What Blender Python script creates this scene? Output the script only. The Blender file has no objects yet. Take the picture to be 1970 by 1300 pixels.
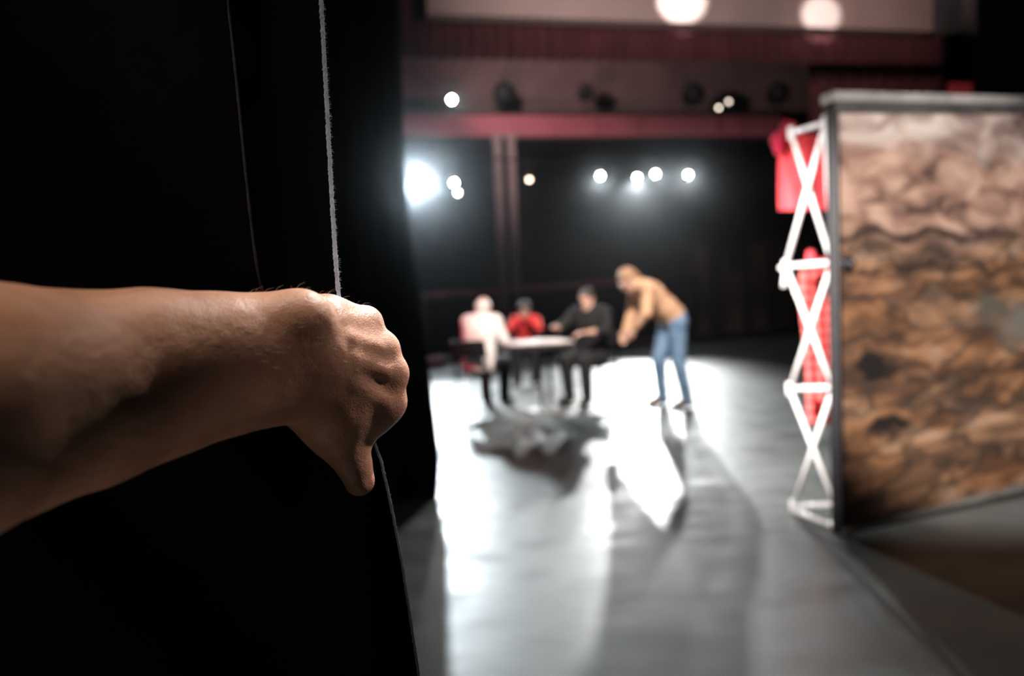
import bpy, bmesh, math, random
import numpy as np
from mathutils import Vector, Matrix

random.seed(7)
RNG = np.random.RandomState(11)
S = bpy.context.scene
COL = S.collection
R = math.radians
V = Vector

# ------------------------------------------------------------------ camera
FPX, CX, CY = 1300.0, 985.0, 650.0           # focal length and centre for the 1970 x 1300 frame
CAM = V((0, 0, 1.25))
PITCH, ROLL = math.atan(72 / 1300.0), 0.041
FW = V((0, math.cos(PITCH), -math.sin(PITCH)))
_r0, _u0 = V((1, 0, 0)), V((0, math.sin(PITCH), math.cos(PITCH)))
RT = _r0 * math.cos(ROLL) - _u0 * math.sin(ROLL)
UP = _u0 * math.cos(ROLL) + _r0 * math.sin(ROLL)

def P(px, py, d):
    """the point in the place that stands d metres in front of the camera at that spot of the photograph"""
    return CAM + (FW + RT * ((px - CX) / FPX) + UP * ((CY - py) / FPX)) * d

def ground(px, py, z=0.0):
    k = P(px, py, 1.0) - CAM
    return CAM + k * ((z - CAM.z) / k.z)

cd = bpy.data.cameras.new('camera')
cam = bpy.data.objects.new('camera', cd)
COL.objects.link(cam)
m = Matrix((RT, UP, -FW)).transposed().to_4x4()
m.translation = CAM
cam.matrix_world = m
cd.sensor_width = 36.0
cd.lens = FPX / 1970.0 * 36.0
cd.clip_start, cd.clip_end = 0.02, 200
cd.dof.use_dof = True
cd.dof.focus_distance = 0.465
cd.dof.aperture_fstop = 3.3
S.camera = cam

# ------------------------------------------------------------------ world, exposure, big lights
w = bpy.data.worlds.new('dark hall')
S.world = w
w.use_nodes = True
w.node_tree.nodes['Background'].inputs[0].default_value = (0.6, 0.55, 0.6, 1)
w.node_tree.nodes['Background'].inputs[1].default_value = 0.002
# thin haze added to give the dazzling lamp its veiling glow
vsc = w.node_tree.nodes.new('ShaderNodeVolumeScatter')
vsc.inputs['Density'].default_value = 0.0008
vsc.inputs['Anisotropy'].default_value = 0.968
vsc.inputs['Color'].default_value = (0.85, 0.93, 1.0, 1)
w.node_tree.links.new(vsc.outputs[0], w.node_tree.nodes['World Output'].inputs['Volume'])
S.view_settings.view_transform = 'Standard'
S.view_settings.look = 'None'
S.view_settings.exposure = 0.0
S.view_settings.gamma = 1.0
S.view_settings.use_curve_mapping = False
S.cycles.sample_clamp_indirect = 3.0
S.cycles.max_bounces = 6
S.cycles.use_denoising = True
S.cycles.volume_bounces = 0

def spot(name, loc, target, power, color=(1, 1, 1), size=30, blend=0.6, radius=0.08, parent=None):
    ld = bpy.data.lights.new(name, 'SPOT')
    ld.energy, ld.color = power, color
    ld.spot_size, ld.spot_blend = R(size), blend
    ld.shadow_soft_size = radius
    o = bpy.data.objects.new(name, ld)
    COL.objects.link(o)
    o.location = loc
    o.rotation_euler = (V(target) - V(loc)).to_track_quat('-Z', 'Y').to_euler()
    if parent:
        o.parent = parent
        o.matrix_parent_inverse = world_of(parent).inverted()
    return o

WARM = (1.0, 0.72, 0.5)
# unseen lamps lighting the arm, the flat, the garments and the people
spot('arm_top_fill', (-0.60, 0.10, 3.8), (-0.16, 0.36, 1.22), 270, (1.0, 0.78, 0.64), 20, 0.8, 0.35)  # unseen fill added above the forearm for its warm top light
spot('wing_floor_light', (-0.50, -0.12, 0.2), (-0.30, 0.26, 1.2), 7.0, (1.0, 0.78, 0.66), 30, 0.8, 0.10)
spot('wing_side_light', (2.1, 1.0, 3.1), (-0.03, 0.49, 1.24), 300, (1.0, 0.78, 0.72), 4.6, 0.9, 0.06)
spot('hand_rim_fill', (1.9, 4.6, 6.4), (-0.055, 0.475, 1.25), 8500, (1.0, 0.93, 0.89), 1.75, 0.8, 0.10)  # added narrow lamp that puts a bright rim on the hand
spot('flat_flood', (0.5, -2.8, 3.1), (2.36, 3.72, 1.28), 2900, (1.0, 0.90, 0.84), 21.5, 0.5, 0.10)
spot('stage_wash', (2.5, 6.0, 6.5), (1.2, 8.0, 0.0), 110, (0.95, 0.97, 1.0), 90, 0.9, 0.25)
spot('garment_light', (-1.2, 2.3, 2.45), P(1560, 620, 3.9), 2900, (1.0, 0.90, 0.87), 38, 0.9, 0.08)  # lamp without a fixture, added to brighten the red garments
spot('red_wash', (-4.0, 6.0, 3.2), (-0.6, 8.0, 0.75), 420, (1.0, 0.06, 0.12), 20, 0.7, 0.1)
spot('front_wash', (1.0, 2.6, 5.6), (0.75, 7.9, 1.0), 4600, (1.0, 0.88, 0.80), 28, 0.8, 0.1)

# ------------------------------------------------------------------ materials
def mat(name, color, rough=0.6, metal=0.0, emit=None, noise=0.0, nscale=8.0, bump=0.0, bscale=60.0, spec=None,
        sheen=0.0, sss=0.0, coat=0.0, trans=0.0, color2=None, stretch=None):
    m = bpy.data.materials.new(name)
    m.use_nodes = True
    nt = m.node_tree
    b = nt.nodes['Principled BSDF']
    b.inputs['Base Color'].default_value = (*color, 1)
    b.inputs['Roughness'].default_value = rough
    b.inputs['Metallic'].default_value = metal
    if spec is not None: b.inputs['Specular IOR Level'].default_value = spec
    if sheen: b.inputs['Sheen Weight'].default_value = sheen
    if sss:
        b.inputs['Subsurface Weight'].default_value = sss
        b.inputs['Subsurface Radius'].default_value = (1.0, 0.35, 0.2)
        b.inputs['Subsurface Scale'].default_value = 0.006
    if coat: b.inputs['Coat Weight'].default_value = coat
    if emit:
        b.inputs['Emission Color'].default_value = (*emit[0], 1)
        b.inputs['Emission Strength'].default_value = emit[1]
    tc = nt.nodes.new('ShaderNodeTexCoord')
    src = tc.outputs['Object']
    if stretch:
        mp = nt.nodes.new('ShaderNodeMapping')
        mp.inputs['Scale'].default_value = stretch
        nt.links.new(src, mp.inputs[0]); src = mp.outputs[0]
    if noise or color2:
        n = nt.nodes.new('ShaderNodeTexNoise')
        n.inputs['Scale'].default_value = nscale
        n.inputs['Detail'].default_value = 6
        nt.links.new(src, n.inputs['Vector'])
        r = nt.nodes.new('ShaderNodeValToRGB')
        c2 = color2 or tuple(min(1, c * (1 + noise)) for c in color)
        c1 = color if color2 else tuple(c * (1 - noise) for c in color)
        r.color_ramp.elements[0].color = (*c1, 1); r.color_ramp.elements[0].position = 0.32
        r.color_ramp.elements[1].color = (*c2, 1); r.color_ramp.elements[1].position = 0.68
        nt.links.new(n.outputs['Fac'], r.inputs[0])
        nt.links.new(r.outputs[0], b.inputs['Base Color'])
    if bump:
        n = nt.nodes.new('ShaderNodeTexNoise')
        n.inputs['Scale'].default_value = bscale
        n.inputs['Detail'].default_value = 5
        nt.links.new(src, n.inputs['Vector'])
        bp = nt.nodes.new('ShaderNodeBump')
        bp.inputs['Strength'].default_value = bump
        bp.inputs['Distance'].default_value = 0.01
        nt.links.new(n.outputs['Fac'], bp.inputs['Height'])
        nt.links.new(bp.outputs[0], b.inputs['Normal'])
    return m

def skin_material(name, c1, c2):
    """fine wrinkled skin: blotches, creases and pores"""
    m = mat(name, c1, rough=0.47, color2=c2, nscale=38, sss=0.12, spec=0.45)
    nt = m.node_tree; b = nt.nodes['Principled BSDF']
    tc = nt.nodes.new('ShaderNodeTexCoord')
    v = nt.nodes.new('ShaderNodeTexVoronoi'); v.feature = 'DISTANCE_TO_EDGE'; v.inputs['Scale'].default_value = 620
    n0 = nt.nodes.new('ShaderNodeTexNoise'); n0.inputs['Scale'].default_value = 140; n0.inputs['Detail'].default_value = 5
    mx = nt.nodes.new('ShaderNodeMath'); mx.operation = 'MULTIPLY_ADD'; mx.inputs[1].default_value = 0.45
    nt.links.new(tc.outputs['Object'], v.inputs['Vector']); nt.links.new(tc.outputs['Object'], n0.inputs['Vector'])
    nt.links.new(v.outputs['Distance'], mx.inputs[0]); nt.links.new(n0.outputs['Fac'], mx.inputs[2])
    bp = nt.nodes.new('ShaderNodeBump'); bp.inputs['Strength'].default_value = 0.42; bp.inputs['Distance'].default_value = 0.0018
    nt.links.new(mx.outputs[0], bp.inputs['Height']); nt.links.new(bp.outputs[0], b.inputs['Normal'])
    return m

M = {}
M['velvet'] = mat('black velvet', (0.0026, 0.0026, 0.003), 0.95, noise=0.3, nscale=30, bump=0.25, bscale=900, spec=0.04)
M['worn'] = mat('velvet fold with rim light', (0.03, 0.03, 0.032), 0.9, noise=0.4, nscale=120)  # rim light along the curtain fold, painted as a paler velvet
M['hem'] = mat('frayed hem with rim light', (0.60, 0.66, 0.72), 0.9, noise=0.35, nscale=300, bump=0.6, bscale=800, sheen=0.5)  # pale colour carries the rim light on the fuzzy edge
M['hem_low'] = mat('black hem with faint rim light', (0.16, 0.16, 0.165), 0.9, noise=0.35, nscale=300, bump=0.6, bscale=800, sheen=0.4)  # dimmer copy of the hem, where the painted rim light is weaker
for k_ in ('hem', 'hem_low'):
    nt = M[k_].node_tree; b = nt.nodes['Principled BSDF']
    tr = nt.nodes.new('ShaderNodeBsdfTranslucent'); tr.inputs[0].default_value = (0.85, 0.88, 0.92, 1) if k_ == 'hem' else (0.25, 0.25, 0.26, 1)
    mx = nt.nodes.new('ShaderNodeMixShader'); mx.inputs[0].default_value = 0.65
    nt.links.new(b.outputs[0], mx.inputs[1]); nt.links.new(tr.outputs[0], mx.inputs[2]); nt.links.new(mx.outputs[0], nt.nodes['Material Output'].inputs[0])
M['legvelvet'] = mat('black wool serge', (0.009, 0.010, 0.012), 0.9, noise=0.25, nscale=6, bump=0.2, bscale=200, spec=0.15, sheen=0.25)
M['matte'] = mat('matte black plastic', (0.010, 0.010, 0.011), 0.8, noise=0.2, nscale=14, spec=0.2)
M['black'] = mat('black paint', (0.012, 0.012, 0.013), 0.45, noise=0.2, nscale=14)
M['metal'] = mat('black enamel metal', (0.02, 0.02, 0.022), 0.4, metal=0.3, noise=0.2, nscale=20)
M['chrome'] = mat('brushed steel', (0.6, 0.6, 0.6), 0.25, metal=1.0, noise=0.1, nscale=40)
M['skin_arm'] = skin_material('arm skin', (0.40, 0.215, 0.14), (0.52, 0.30, 0.20))
M['skin'] = mat('skin', (0.60, 0.36, 0.27), 0.5, noise=0.12, nscale=30, sss=0.1)
M['greymetal'] = mat('grey cast iron', (0.16, 0.16, 0.16), 0.5, metal=0.2, noise=0.15, nscale=20)
M['pvc'] = mat('white pvc', (0.80, 0.80, 0.79), 0.35, noise=0.05, nscale=12)

# ------------------------------------------------------------------ mesh helpers
class MB:
    def __init__(self): self.v, self.f = [], []
    def add(self, vs, fs):
        o = len(self.v); self.v += [tuple(v) for v in vs]; self.f += [tuple(i + o for i in f) for f in fs]
        return self
    def box(self, lo, hi, mtx=None):
        x0, y0, z0 = lo; x1, y1, z1 = hi
        vs = [V(p) for p in ((x0,y0,z0),(x1,y0,z0),(x1,y1,z0),(x0,y1,z0),(x0,y0,z1),(x1,y0,z1),(x1,y1,z1),(x0,y1,z1))]
        if mtx: vs = [mtx @ p for p in vs]
        return self.add(vs, [(0,3,2,1),(4,5,6,7),(0,1,5,4),(1,2,6,5),(2,3,7,6),(3,0,4,7)])
    def tube(self, pts, rad, n=12, caps=True):
        pts = [V(p) for p in pts]
        rads = rad if isinstance(rad, (list, tuple)) else [rad] * len(pts)
        rings = []
        prev = None
        for i, p in enumerate(pts):
            t = (pts[min(i + 1, len(pts) - 1)] - pts[max(i - 1, 0)]).normalized()
            if prev is None:
                a = t.cross(V((0, 0, 1)) if abs(t.z) < 0.9 else V((1, 0, 0))).normalized()
            else:
                a = (prev - t * prev.dot(t)).normalized()
            prev = a
            b = t.cross(a)
            rings.append([p + (a * math.cos(2*math.pi*k/n) + b * math.sin(2*math.pi*k/n)) * rads[i] for k in range(n)])
        vs = [q for r in rings for q in r]
        fs = []
        for i in range(len(pts) - 1):
            for k in range(n):
                fs.append((i*n+k, i*n+(k+1)%n, (i+1)*n+(k+1)%n, (i+1)*n+k))
        if caps:
            fs.append(tuple(reversed(range(n)))); fs.append(tuple(range((len(pts)-1)*n, len(pts)*n)))
        return self.add(vs, fs)
    def lathe(self, prof, n=24, mtx=None):
        """profile of (radius, z) spun about z"""
        vs, fs = [], []
        for r, z in prof:
            vs += [V((r*math.cos(2*math.pi*k/n), r*math.sin(2*math.pi*k/n), z)) for k in range(n)]
        if mtx: vs = [mtx @ p for p in vs]
        for i in range(len(prof) - 1):
            for k in range(n):
                fs.append((i*n+k, i*n+(k+1)%n, (i+1)*n+(k+1)%n, (i+1)*n+k))
        fs.append(tuple(reversed(range(n)))); fs.append(tuple(range((len(prof)-1)*n, len(prof)*n)))
        return self.add(vs, fs)
    def grid(self, fn, nu, nv):
        vs = [fn(i / nu, j / nv) for j in range(nv + 1) for i in range(nu + 1)]
        fs = [(j*(nu+1)+i, j*(nu+1)+i+1, (j+1)*(nu+1)+i+1, (j+1)*(nu+1)+i) for j in range(nv) for i in range(nu)]
        return self.add(vs, fs)
    def build(self, name, material, parent=None, origin=None, smooth=True, bevel=0, thick=0, sub=0, local=False):
        me = bpy.data.meshes.new(name)
        o0 = V(origin) if origin is not None else V((0, 0, 0))
        me.from_pydata([tuple(V(v) - o0) for v in self.v], [], self.f)
        me.validate()
        me.materials.append(material)
        o = bpy.data.objects.new(name, me)
        COL.objects.link(o)
        o.location = o0
        if smooth:
            for p in me.polygons: p.use_smooth = True
        if thick:
            md = o.modifiers.new('thickness', 'SOLIDIFY'); md.thickness = thick; md.offset = 0
        if bevel:
            md = o.modifiers.new('edges', 'BEVEL'); md.width = bevel; md.segments = 2; md.limit_method = 'ANGLE'
            md.harden_normals = False
        if sub:
            md = o.modifiers.new('smooth', 'SUBSURF'); md.levels = sub; md.render_levels = sub
        if parent:
            o.parent = parent
            if not local:
                o.matrix_parent_inverse = world_of(parent).inverted()
        return o

def world_of(o):
    m = Matrix.LocRotScale(o.location, o.rotation_euler, o.scale)
    if o.parent: m = world_of(o.parent) @ o.matrix_parent_inverse @ m
    return m

def thing(name, label, cat, loc=(0, 0, 0), rotz=0, group=None):
    o = bpy.data.objects.new(name, None); COL.objects.link(o)
    o.empty_display_size = 0.1
    o.location = loc; o.rotation_euler = (0, 0, rotz)
    return tag(o, label, cat, group)

def tag(o, label, cat, group=None):
    o['label'] = label; o['category'] = cat
    if group: o['group'] = group
    return o

def struct(o, label=None):
    o['kind'] = 'structure'
    if label: o['label'] = label
    return o

# ------------------------------------------------------------------ soft bodies from blended rounded shapes
class Body:
    """a continuous organic surface: rounded shapes blended smoothly into each other, then meshed"""
    def __init__(self, h): self.h, self.p = h, []
    def cap(self, a, b, ra, rb=None, k=0.02, cut=False):
        self.p.append(('cap', np.array(a, float), np.array(b, float), ra, ra if rb is None else rb, k, cut)); return self
    def ell(self, c, r, rot=None, k=0.02, cut=False):
        Q = np.eye(3) if rot is None else np.array(rot, float)   # rows: the ellipsoid's own axes
        self.p.append(('ell', np.array(c, float), np.array(r, float), Q, None, k, cut)); return self
    def tube2(self, a, b, sa, sb, up, k=0.02):
        """segment with an elliptical section: sa/sb = (half size along up, half size across)"""
        self.p.append(('tb', np.array(a, float), np.array(b, float), (sa, sb), np.array(up, float), k, False)); return self
    def plane(self, pt, n, k=0.004):
        """keeps the side the normal points away from"""
        self.p.append(('pl', np.array(pt, float), np.array(n, float), None, None, k, True)); return self
    def _box(self, p):
        t = p[0]
        if t == 'cap': r = max(p[3], p[4]); return np.minimum(p[1], p[2]) - r, np.maximum(p[1], p[2]) + r
        if t == 'ell': r = p[2].max(); return p[1] - r, p[1] + r
        if t == 'tb': r = max(*p[3][0], *p[3][1]); return np.minimum(p[1], p[2]) - r, np.maximum(p[1], p[2]) + r
        return None
    def mesh(self):
        h = self.h
        bs = [self._box(p) for p in self.p if not p[6]]
        lo = np.min([b[0] for b in bs], 0) - 3*h; hi = np.max([b[1] for b in bs], 0) + 3*h
        n = np.ceil((hi - lo) / h).astype(int) + 1
        ax = [lo[i] + h*np.arange(n[i]) for i in range(3)]
        F = np.full(n, 0.2, np.float32)
        for p in self.p:
            k = p[5]
            if p[0] == 'pl': i0, i1 = np.zeros(3, int), n
            else:
                b = self._box(p)
                i0 = np.clip(np.floor((b[0] - k - 2*h - lo) / h).astype(int), 0, n); i1 = np.clip(np.ceil((b[1] + k + 2*h - lo) / h).astype(int) + 1, 0, n)
                if (i1 <= i0).any(): continue
            X = ax[0][i0[0]:i1[0], None, None]; Y = ax[1][None, i0[1]:i1[1], None]; Z = ax[2][None, None, i0[2]:i1[2]]
            if p[0] == 'pl':
                d = (X - p[1][0])*p[2][0] + (Y - p[1][1])*p[2][1] + (Z - p[1][2])*p[2][2]
            elif p[0] == 'cap':
                a, ab = p[1], p[2] - p[1]
                L = max(ab.dot(ab), 1e-12)
                t = np.clip(((X-a[0])*ab[0] + (Y-a[1])*ab[1] + (Z-a[2])*ab[2]) / L, 0, 1)
                d = np.sqrt((X-a[0]-t*ab[0])**2 + (Y-a[1]-t*ab[1])**2 + (Z-a[2]-t*ab[2])**2) - (p[3] + (p[4]-p[3])*t)
            elif p[0] == 'ell':
                c, r, Q = p[1], p[2], p[3]
                q = [((X-c[0])*Q[i][0] + (Y-c[1])*Q[i][1] + (Z-c[2])*Q[i][2]) for i in range(3)]
                k0 = np.sqrt(sum((q[i]/r[i])**2 for i in range(3))); k1 = np.sqrt(sum((q[i]/r[i]**2)**2 for i in range(3))) + 1e-9
                d = k0*(k0-1)/k1
            else:
                a, b_ = p[1], p[2]; u = b_ - a; L = np.linalg.norm(u); u = u / L
                v = p[4] - u*p[4].dot(u); v /= np.linalg.norm(v); w_ = np.cross(u, v)
                qu = (X-a[0])*u[0] + (Y-a[1])*u[1] + (Z-a[2])*u[2]
                qv = (X-a[0])*v[0] + (Y-a[1])*v[1] + (Z-a[2])*v[2]
                qw = (X-a[0])*w_[0] + (Y-a[1])*w_[1] + (Z-a[2])*w_[2]
                t = np.clip(qu / L, 0, 1)
                (a1, a2), (b1, b2) = p[3]
                rv = a1 + (b1-a1)*t; rw = a2 + (b2-a2)*t
                ov = qu - t*L; ro = np.minimum(rv, rw)
                k0 = np.sqrt((qv/rv)**2 + (qw/rw)**2 + (ov/ro)**2); k1 = np.sqrt((qv/rv**2)**2 + (qw/rw**2)**2 + (ov/ro**2)**2) + 1e-9
                d = k0*(k0-1)/k1
            sl = F[i0[0]:i1[0], i0[1]:i1[1], i0[2]:i1[2]]
            if p[6]:
                e = -d if p[0] != 'pl' else d
                hh = np.maximum(k - np.abs(sl - e), 0) / k
                sl[...] = np.maximum(sl, e) + hh*hh*k*0.25
            else:
                hh = np.maximum(k - np.abs(sl - d), 0) / k
                sl[...] = np.minimum(sl, d) - hh*hh*k*0.25
        return surface_nets(F, lo, h)
    def build(self, name, material, parent=None, origin=None, mtx=None, sub=0, relax=1):
        vs, fs = self.mesh()
        me = bpy.data.meshes.new(name)
        if mtx is not None:
            A = np.array(mtx); vs = vs @ A[:3, :3].T + A[:3, 3]
        o0 = np.array(origin if origin is not None else (0, 0, 0), float)
        vs = vs - o0
        me.vertices.add(len(vs)); me.vertices.foreach_set('co', vs.astype(np.float32).ravel())
        me.loops.add(len(fs)*4); me.loops.foreach_set('vertex_index', fs.astype(np.int32).ravel())
        me.polygons.add(len(fs)); me.polygons.foreach_set('loop_start', np.arange(0, len(fs)*4, 4, dtype=np.int32))
        try: me.polygons.foreach_set('loop_total', np.full(len(fs), 4, np.int32))
        except Exception: pass
        me.update(calc_edges=True); me.validate()
        me.polygons.foreach_set('use_smooth', np.ones(len(me.polygons), bool))
        me.materials.append(material)
        o = bpy.data.objects.new(name, me); COL.objects.link(o)
        o.location = o0
        if relax:
            md = o.modifiers.new('relax', 'SMOOTH'); md.factor = 0.5; md.iterations = relax
        if sub:
            md = o.modifiers.new('smooth', 'SUBSURF'); md.levels = sub; md.render_levels = sub
        if parent is not None:
            o.parent = parent; o.matrix_parent_inverse = world_of(parent).inverted()
        return o

def surface_nets(F, lo, h):
    s = F < 0
    n = F.shape
    cnt = np.zeros((n[0]-1, n[1]-1, n[2]-1), np.int8)
    acc = np.zeros(cnt.shape + (3,), np.float32)
    c = [(i, j, k) for i in (0, 1) for j in (0, 1) for k in (0, 1)]
    def cut(off): return tuple(slice(off[d], n[d]-1+off[d]) for d in range(3))
    for a in c:
        for d in range(3):
            if a[d] == 0:
                b = list(a); b[d] = 1
                fa, fb = F[cut(a)], F[cut(b)]
                x = s[cut(a)] != s[cut(b)]
                t = np.where(x, fa / np.where(x, fa - fb, 1), 0)
                cnt += x
                for e in range(3):
                    acc[..., e] += np.where(x, a[e] + (t if e == d else 0), 0)
    act = cnt > 0
    idx = np.full(act.shape, -1, np.int64); idx[act] = np.arange(act.sum())
    ijk = np.argwhere(act)
    vs = (ijk + acc[act] / cnt[act][:, None]) * h + lo
    fs = []
    for d in range(3):
        e, g = (d+1) % 3, (d+2) % 3
        sl0 = [slice(None)]*3; sl1 = [slice(None)]*3
        sl0[d] = slice(0, n[d]-1); sl1[d] = slice(1, n[d])
        for q in (e, g): sl0[q] = sl1[q] = slice(1, n[q]-1)
        x = s[tuple(sl0)] != s[tuple(sl1)]
        pos = np.argwhere(x)
        if not len(pos): continue
        inside = s[tuple(sl0)][x]
        pos[:, e] += 1; pos[:, g] += 1
        def at(de, dg):
            q = pos.copy(); q[:, e] -= de; q[:, g] -= dg
            return idx[q[:, 0], q[:, 1], q[:, 2]]
        quad = np.stack([at(1, 1), at(0, 1), at(0, 0), at(1, 0)], 1)
        quad[~inside] = quad[~inside][:, ::-1]
        fs.append(quad)
    return vs, np.concatenate(fs)

# ================================================================== THE SETTING
EDGE_A, EDGE_B = V((-1.66, 13.5, 0)), V((8.1, 19.0, 0))        # the front edge of the stage
E1 = (EDGE_B - EDGE_A).normalized(); N1 = V((-E1.y, E1.x, 0))
def edge_pt(x): return EDGE_A + E1 * ((x - EDGE_A.x) / E1.x)

def floor_material():
    m = bpy.data.materials.new('worn grey stage floor'); m.use_nodes = True
    nt = m.node_tree; b = nt.nodes['Principled BSDF']
    tc = nt.nodes.new('ShaderNodeTexCoord')
    def noise(scale, detail, st=(1, 1, 1)):
        mp = nt.nodes.new('ShaderNodeMapping'); mp.inputs['Scale'].default_value = st
        n = nt.nodes.new('ShaderNodeTexNoise'); n.inputs['Scale'].default_value = scale; n.inputs['Detail'].default_value = detail
        nt.links.new(tc.outputs['Object'], mp.inputs[0]); nt.links.new(mp.outputs[0], n.inputs['Vector'])
        return n.outputs['Fac']
    big = noise(1.6, 8)
    r = nt.nodes.new('ShaderNodeValToRGB')
    r.color_ramp.elements[0].position, r.color_ramp.elements[0].color = 0.34, (0.048, 0.056, 0.055, 1)
    r.color_ramp.elements[1].position, r.color_ramp.elements[1].color = 0.70, (0.108, 0.122, 0.119, 1)
    nt.links.new(big, r.inputs[0]); nt.links.new(r.outputs[0], b.inputs['Base Color'])
    sc = noise(2.2, 9, (1, 2.2, 1))
    mr = nt.nodes.new('ShaderNodeMapRange'); mr.inputs[1].default_value = 0.3; mr.inputs[2].default_value = 0.7
    mr.inputs[3].default_value = 0.34; mr.inputs[4].default_value = 0.52
    nt.links.new(sc, mr.inputs[0]); nt.links.new(mr.outputs[0], b.inputs['Roughness'])
    bp = nt.nodes.new('ShaderNodeBump'); bp.inputs['Strength'].default_value = 0.10; bp.inputs['Distance'].default_value = 0.01
    nt.links.new(noise(14, 6), bp.inputs['Height']); nt.links.new(bp.outputs[0], b.inputs['Normal'])
    b.inputs['Specular IOR Level'].default_value = 0.5
    return m

mb = MB()
a, b_ = edge_pt(-7.5), edge_pt(12.5)
top = [(-7.5, -4, 0), (12.5, -4, 0), (12.5, b_.y, 0), (-7.5, a.y, 0)]
mb.add(top + [(x, y, -0.25) for x, y, z in top], [(0, 1, 2, 3), (7, 6, 5, 4), (0, 4, 5, 1), (1, 5, 6, 2), (2, 6, 7, 3), (3, 7, 4, 0)])
struct(mb.build('floor', floor_material(), smooth=False), 'worn grey stage floor shining under the lights')

# wooden lip along the front of the stage
M['lip'] = mat('dark stained wood', (0.10, 0.045, 0.032), 0.5, noise=0.35, nscale=5, stretch=(0.6, 6, 6))
mb = MB()
ang = math.atan2(E1.y, E1.x)
mx = Matrix.Translation(EDGE_A) @ Matrix.Rotation(ang, 4, 'Z')
mb.box((-6.5, 0.0, -0.25), (16.0, 0.28, 0.16), mx)
struct(mb.build('trim_1', M['lip'], smooth=False, bevel=0.02), 'dark wooden lip along the far edge of the stage')

M['hall'] = mat('dark maroon wall', (0.022, 0.010, 0.011), 0.8, noise=0.4, nscale=1.5)
M['hallfloor'] = mat('dark carpet', (0.02, 0.011, 0.011), 0.9, noise=0.3, nscale=3)
mb = MB(); mb.box((-16, 9, -1.3), (24, 40, -1.2)); struct(mb.build('floor.001', M['hallfloor'], smooth=False), 'dark auditorium floor beyond the stage')
mb = MB(); mb.box((-16, 34, -1.2), (24, 34.3, 14)); struct(mb.build('wall_back', M['hall'], smooth=False))
mb = MB(); mb.box((-16.3, -4.2, -1.3), (-16, 34.3, 14)); struct(mb.build('wall_left', M['hall'], smooth=False))
mb = MB(); mb.box((24, -4.2, -1.3), (24.3, 34.3, 14)); struct(mb.build('wall_right', M['hall'], smooth=False))
mb = MB(); mb.box((-16.3, -4.5, -1.3), (24.3, -4.2, 14)); struct(mb.build('wall_front', M['hall'], smooth=False))
mb = MB(); mb.box((-16.3, -4.5, 14), (24.3, 34.3, 14.3)); struct(mb.build('ceiling', M['black'], smooth=False))

# pale header above the stage opening
def slab(px0, y0, d0, px1, y1, d1, ztop, thick, name, material, dz=0):
    """upright wall standing over the line between two spots of its lower edge"""
    p, q = P(px0, y0, d0), P(px1, y1, d1)
    n = (V((q.x, q.y, 0)) - V((p.x, p.y, 0))).normalized(); n = V((-n.y, n.x, 0)) * thick
    vs = [p, q, q + n, p + n] + [V((t.x, t.y, ztop)) for t in (p, q, q + n, p + n)]
    mb = MB(); mb.add(vs, [(0, 3, 2, 1), (4, 5, 6, 7), (0, 1, 5, 4), (1, 2, 6, 5), (2, 3, 7, 6), (3, 0, 4, 7)])
    return mb.build(name, material, smooth=False)
M['header'] = mat('pale rose plaster', (0.40, 0.31, 0.29), 0.7, noise=0.08, nscale=1.2)
struct(slab(822, 26, 12.0, 1795, 60, 13.9, 9.2, 0.3, 'wall_header', M['header']), 'pale plaster header above the stage opening')

# pleated cloths
def pleated(name, pa, pb, z0, z1, amp, n, material, label, group=None, waves=None):
    pa, pb = V((pa.x, pa.y, 0)), V((pb.x, pb.y, 0))
    L = (pb - pa).length; e = (pb - pa) / L; nn = V((-e.y, e.x, 0))
    def fn(u, v):
        ph = u * n * 2 * math.pi
        o = amp * (math.sin(ph) + 0.35 * math.sin(2.3 * ph + 1.1)) * (0.8 + 0.2 * v)
        zz = z0 if callable(z0) is False else z0(u)
        return pa + e * (u * L) + nn * o + V((0, 0, zz + (z1 - zz) * v))
    mb = MB().grid(fn, int(n * 10), 6)
    o = mb.build(name, material, thick=0.012, origin=pa)
    return tag(o, label, 'curtain', group)
M['redcloth'] = mat('dark red drape', (0.070, 0.012, 0.016), 0.85, noise=0.25, nscale=3, sheen=0.1)
p0, p1 = P(735, 112, 12.4), P(1812, 125, 14.4)
pleated('valance', p0, p1, lambda u: p0.z + (p1.z - p0.z) * u, 9.0, 0.07, 46, M['redcloth'], 'long dark red pleated valance hanging under the pale header')
p0, p1 = P(1562, 400, 15.0), P(1815, 400, 15.4)
pleated('house_curtain', p0, p1, 0.03, P(1600, 110, 15).z, 0.06, 9, M['redcloth'], 'tall dark red house curtain behind the painted flat')
M['redcloth2'] = mat('red drape in lit tone', (0.34, 0.03, 0.035), 0.85, noise=0.2, nscale=3)  # brighter copy of the red drape, painting in a lit region
p0, p1 = P(1826, 200, 12.0), P(1868, 200, 12.1)
pleated('narrow_drape', p0, p1, 0.03, P(1845, 160, 12).z, 0.03, 4, M['redcloth2'], 'narrow red drape, lit tone in its colour, beside the black leg behind the flat')

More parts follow.
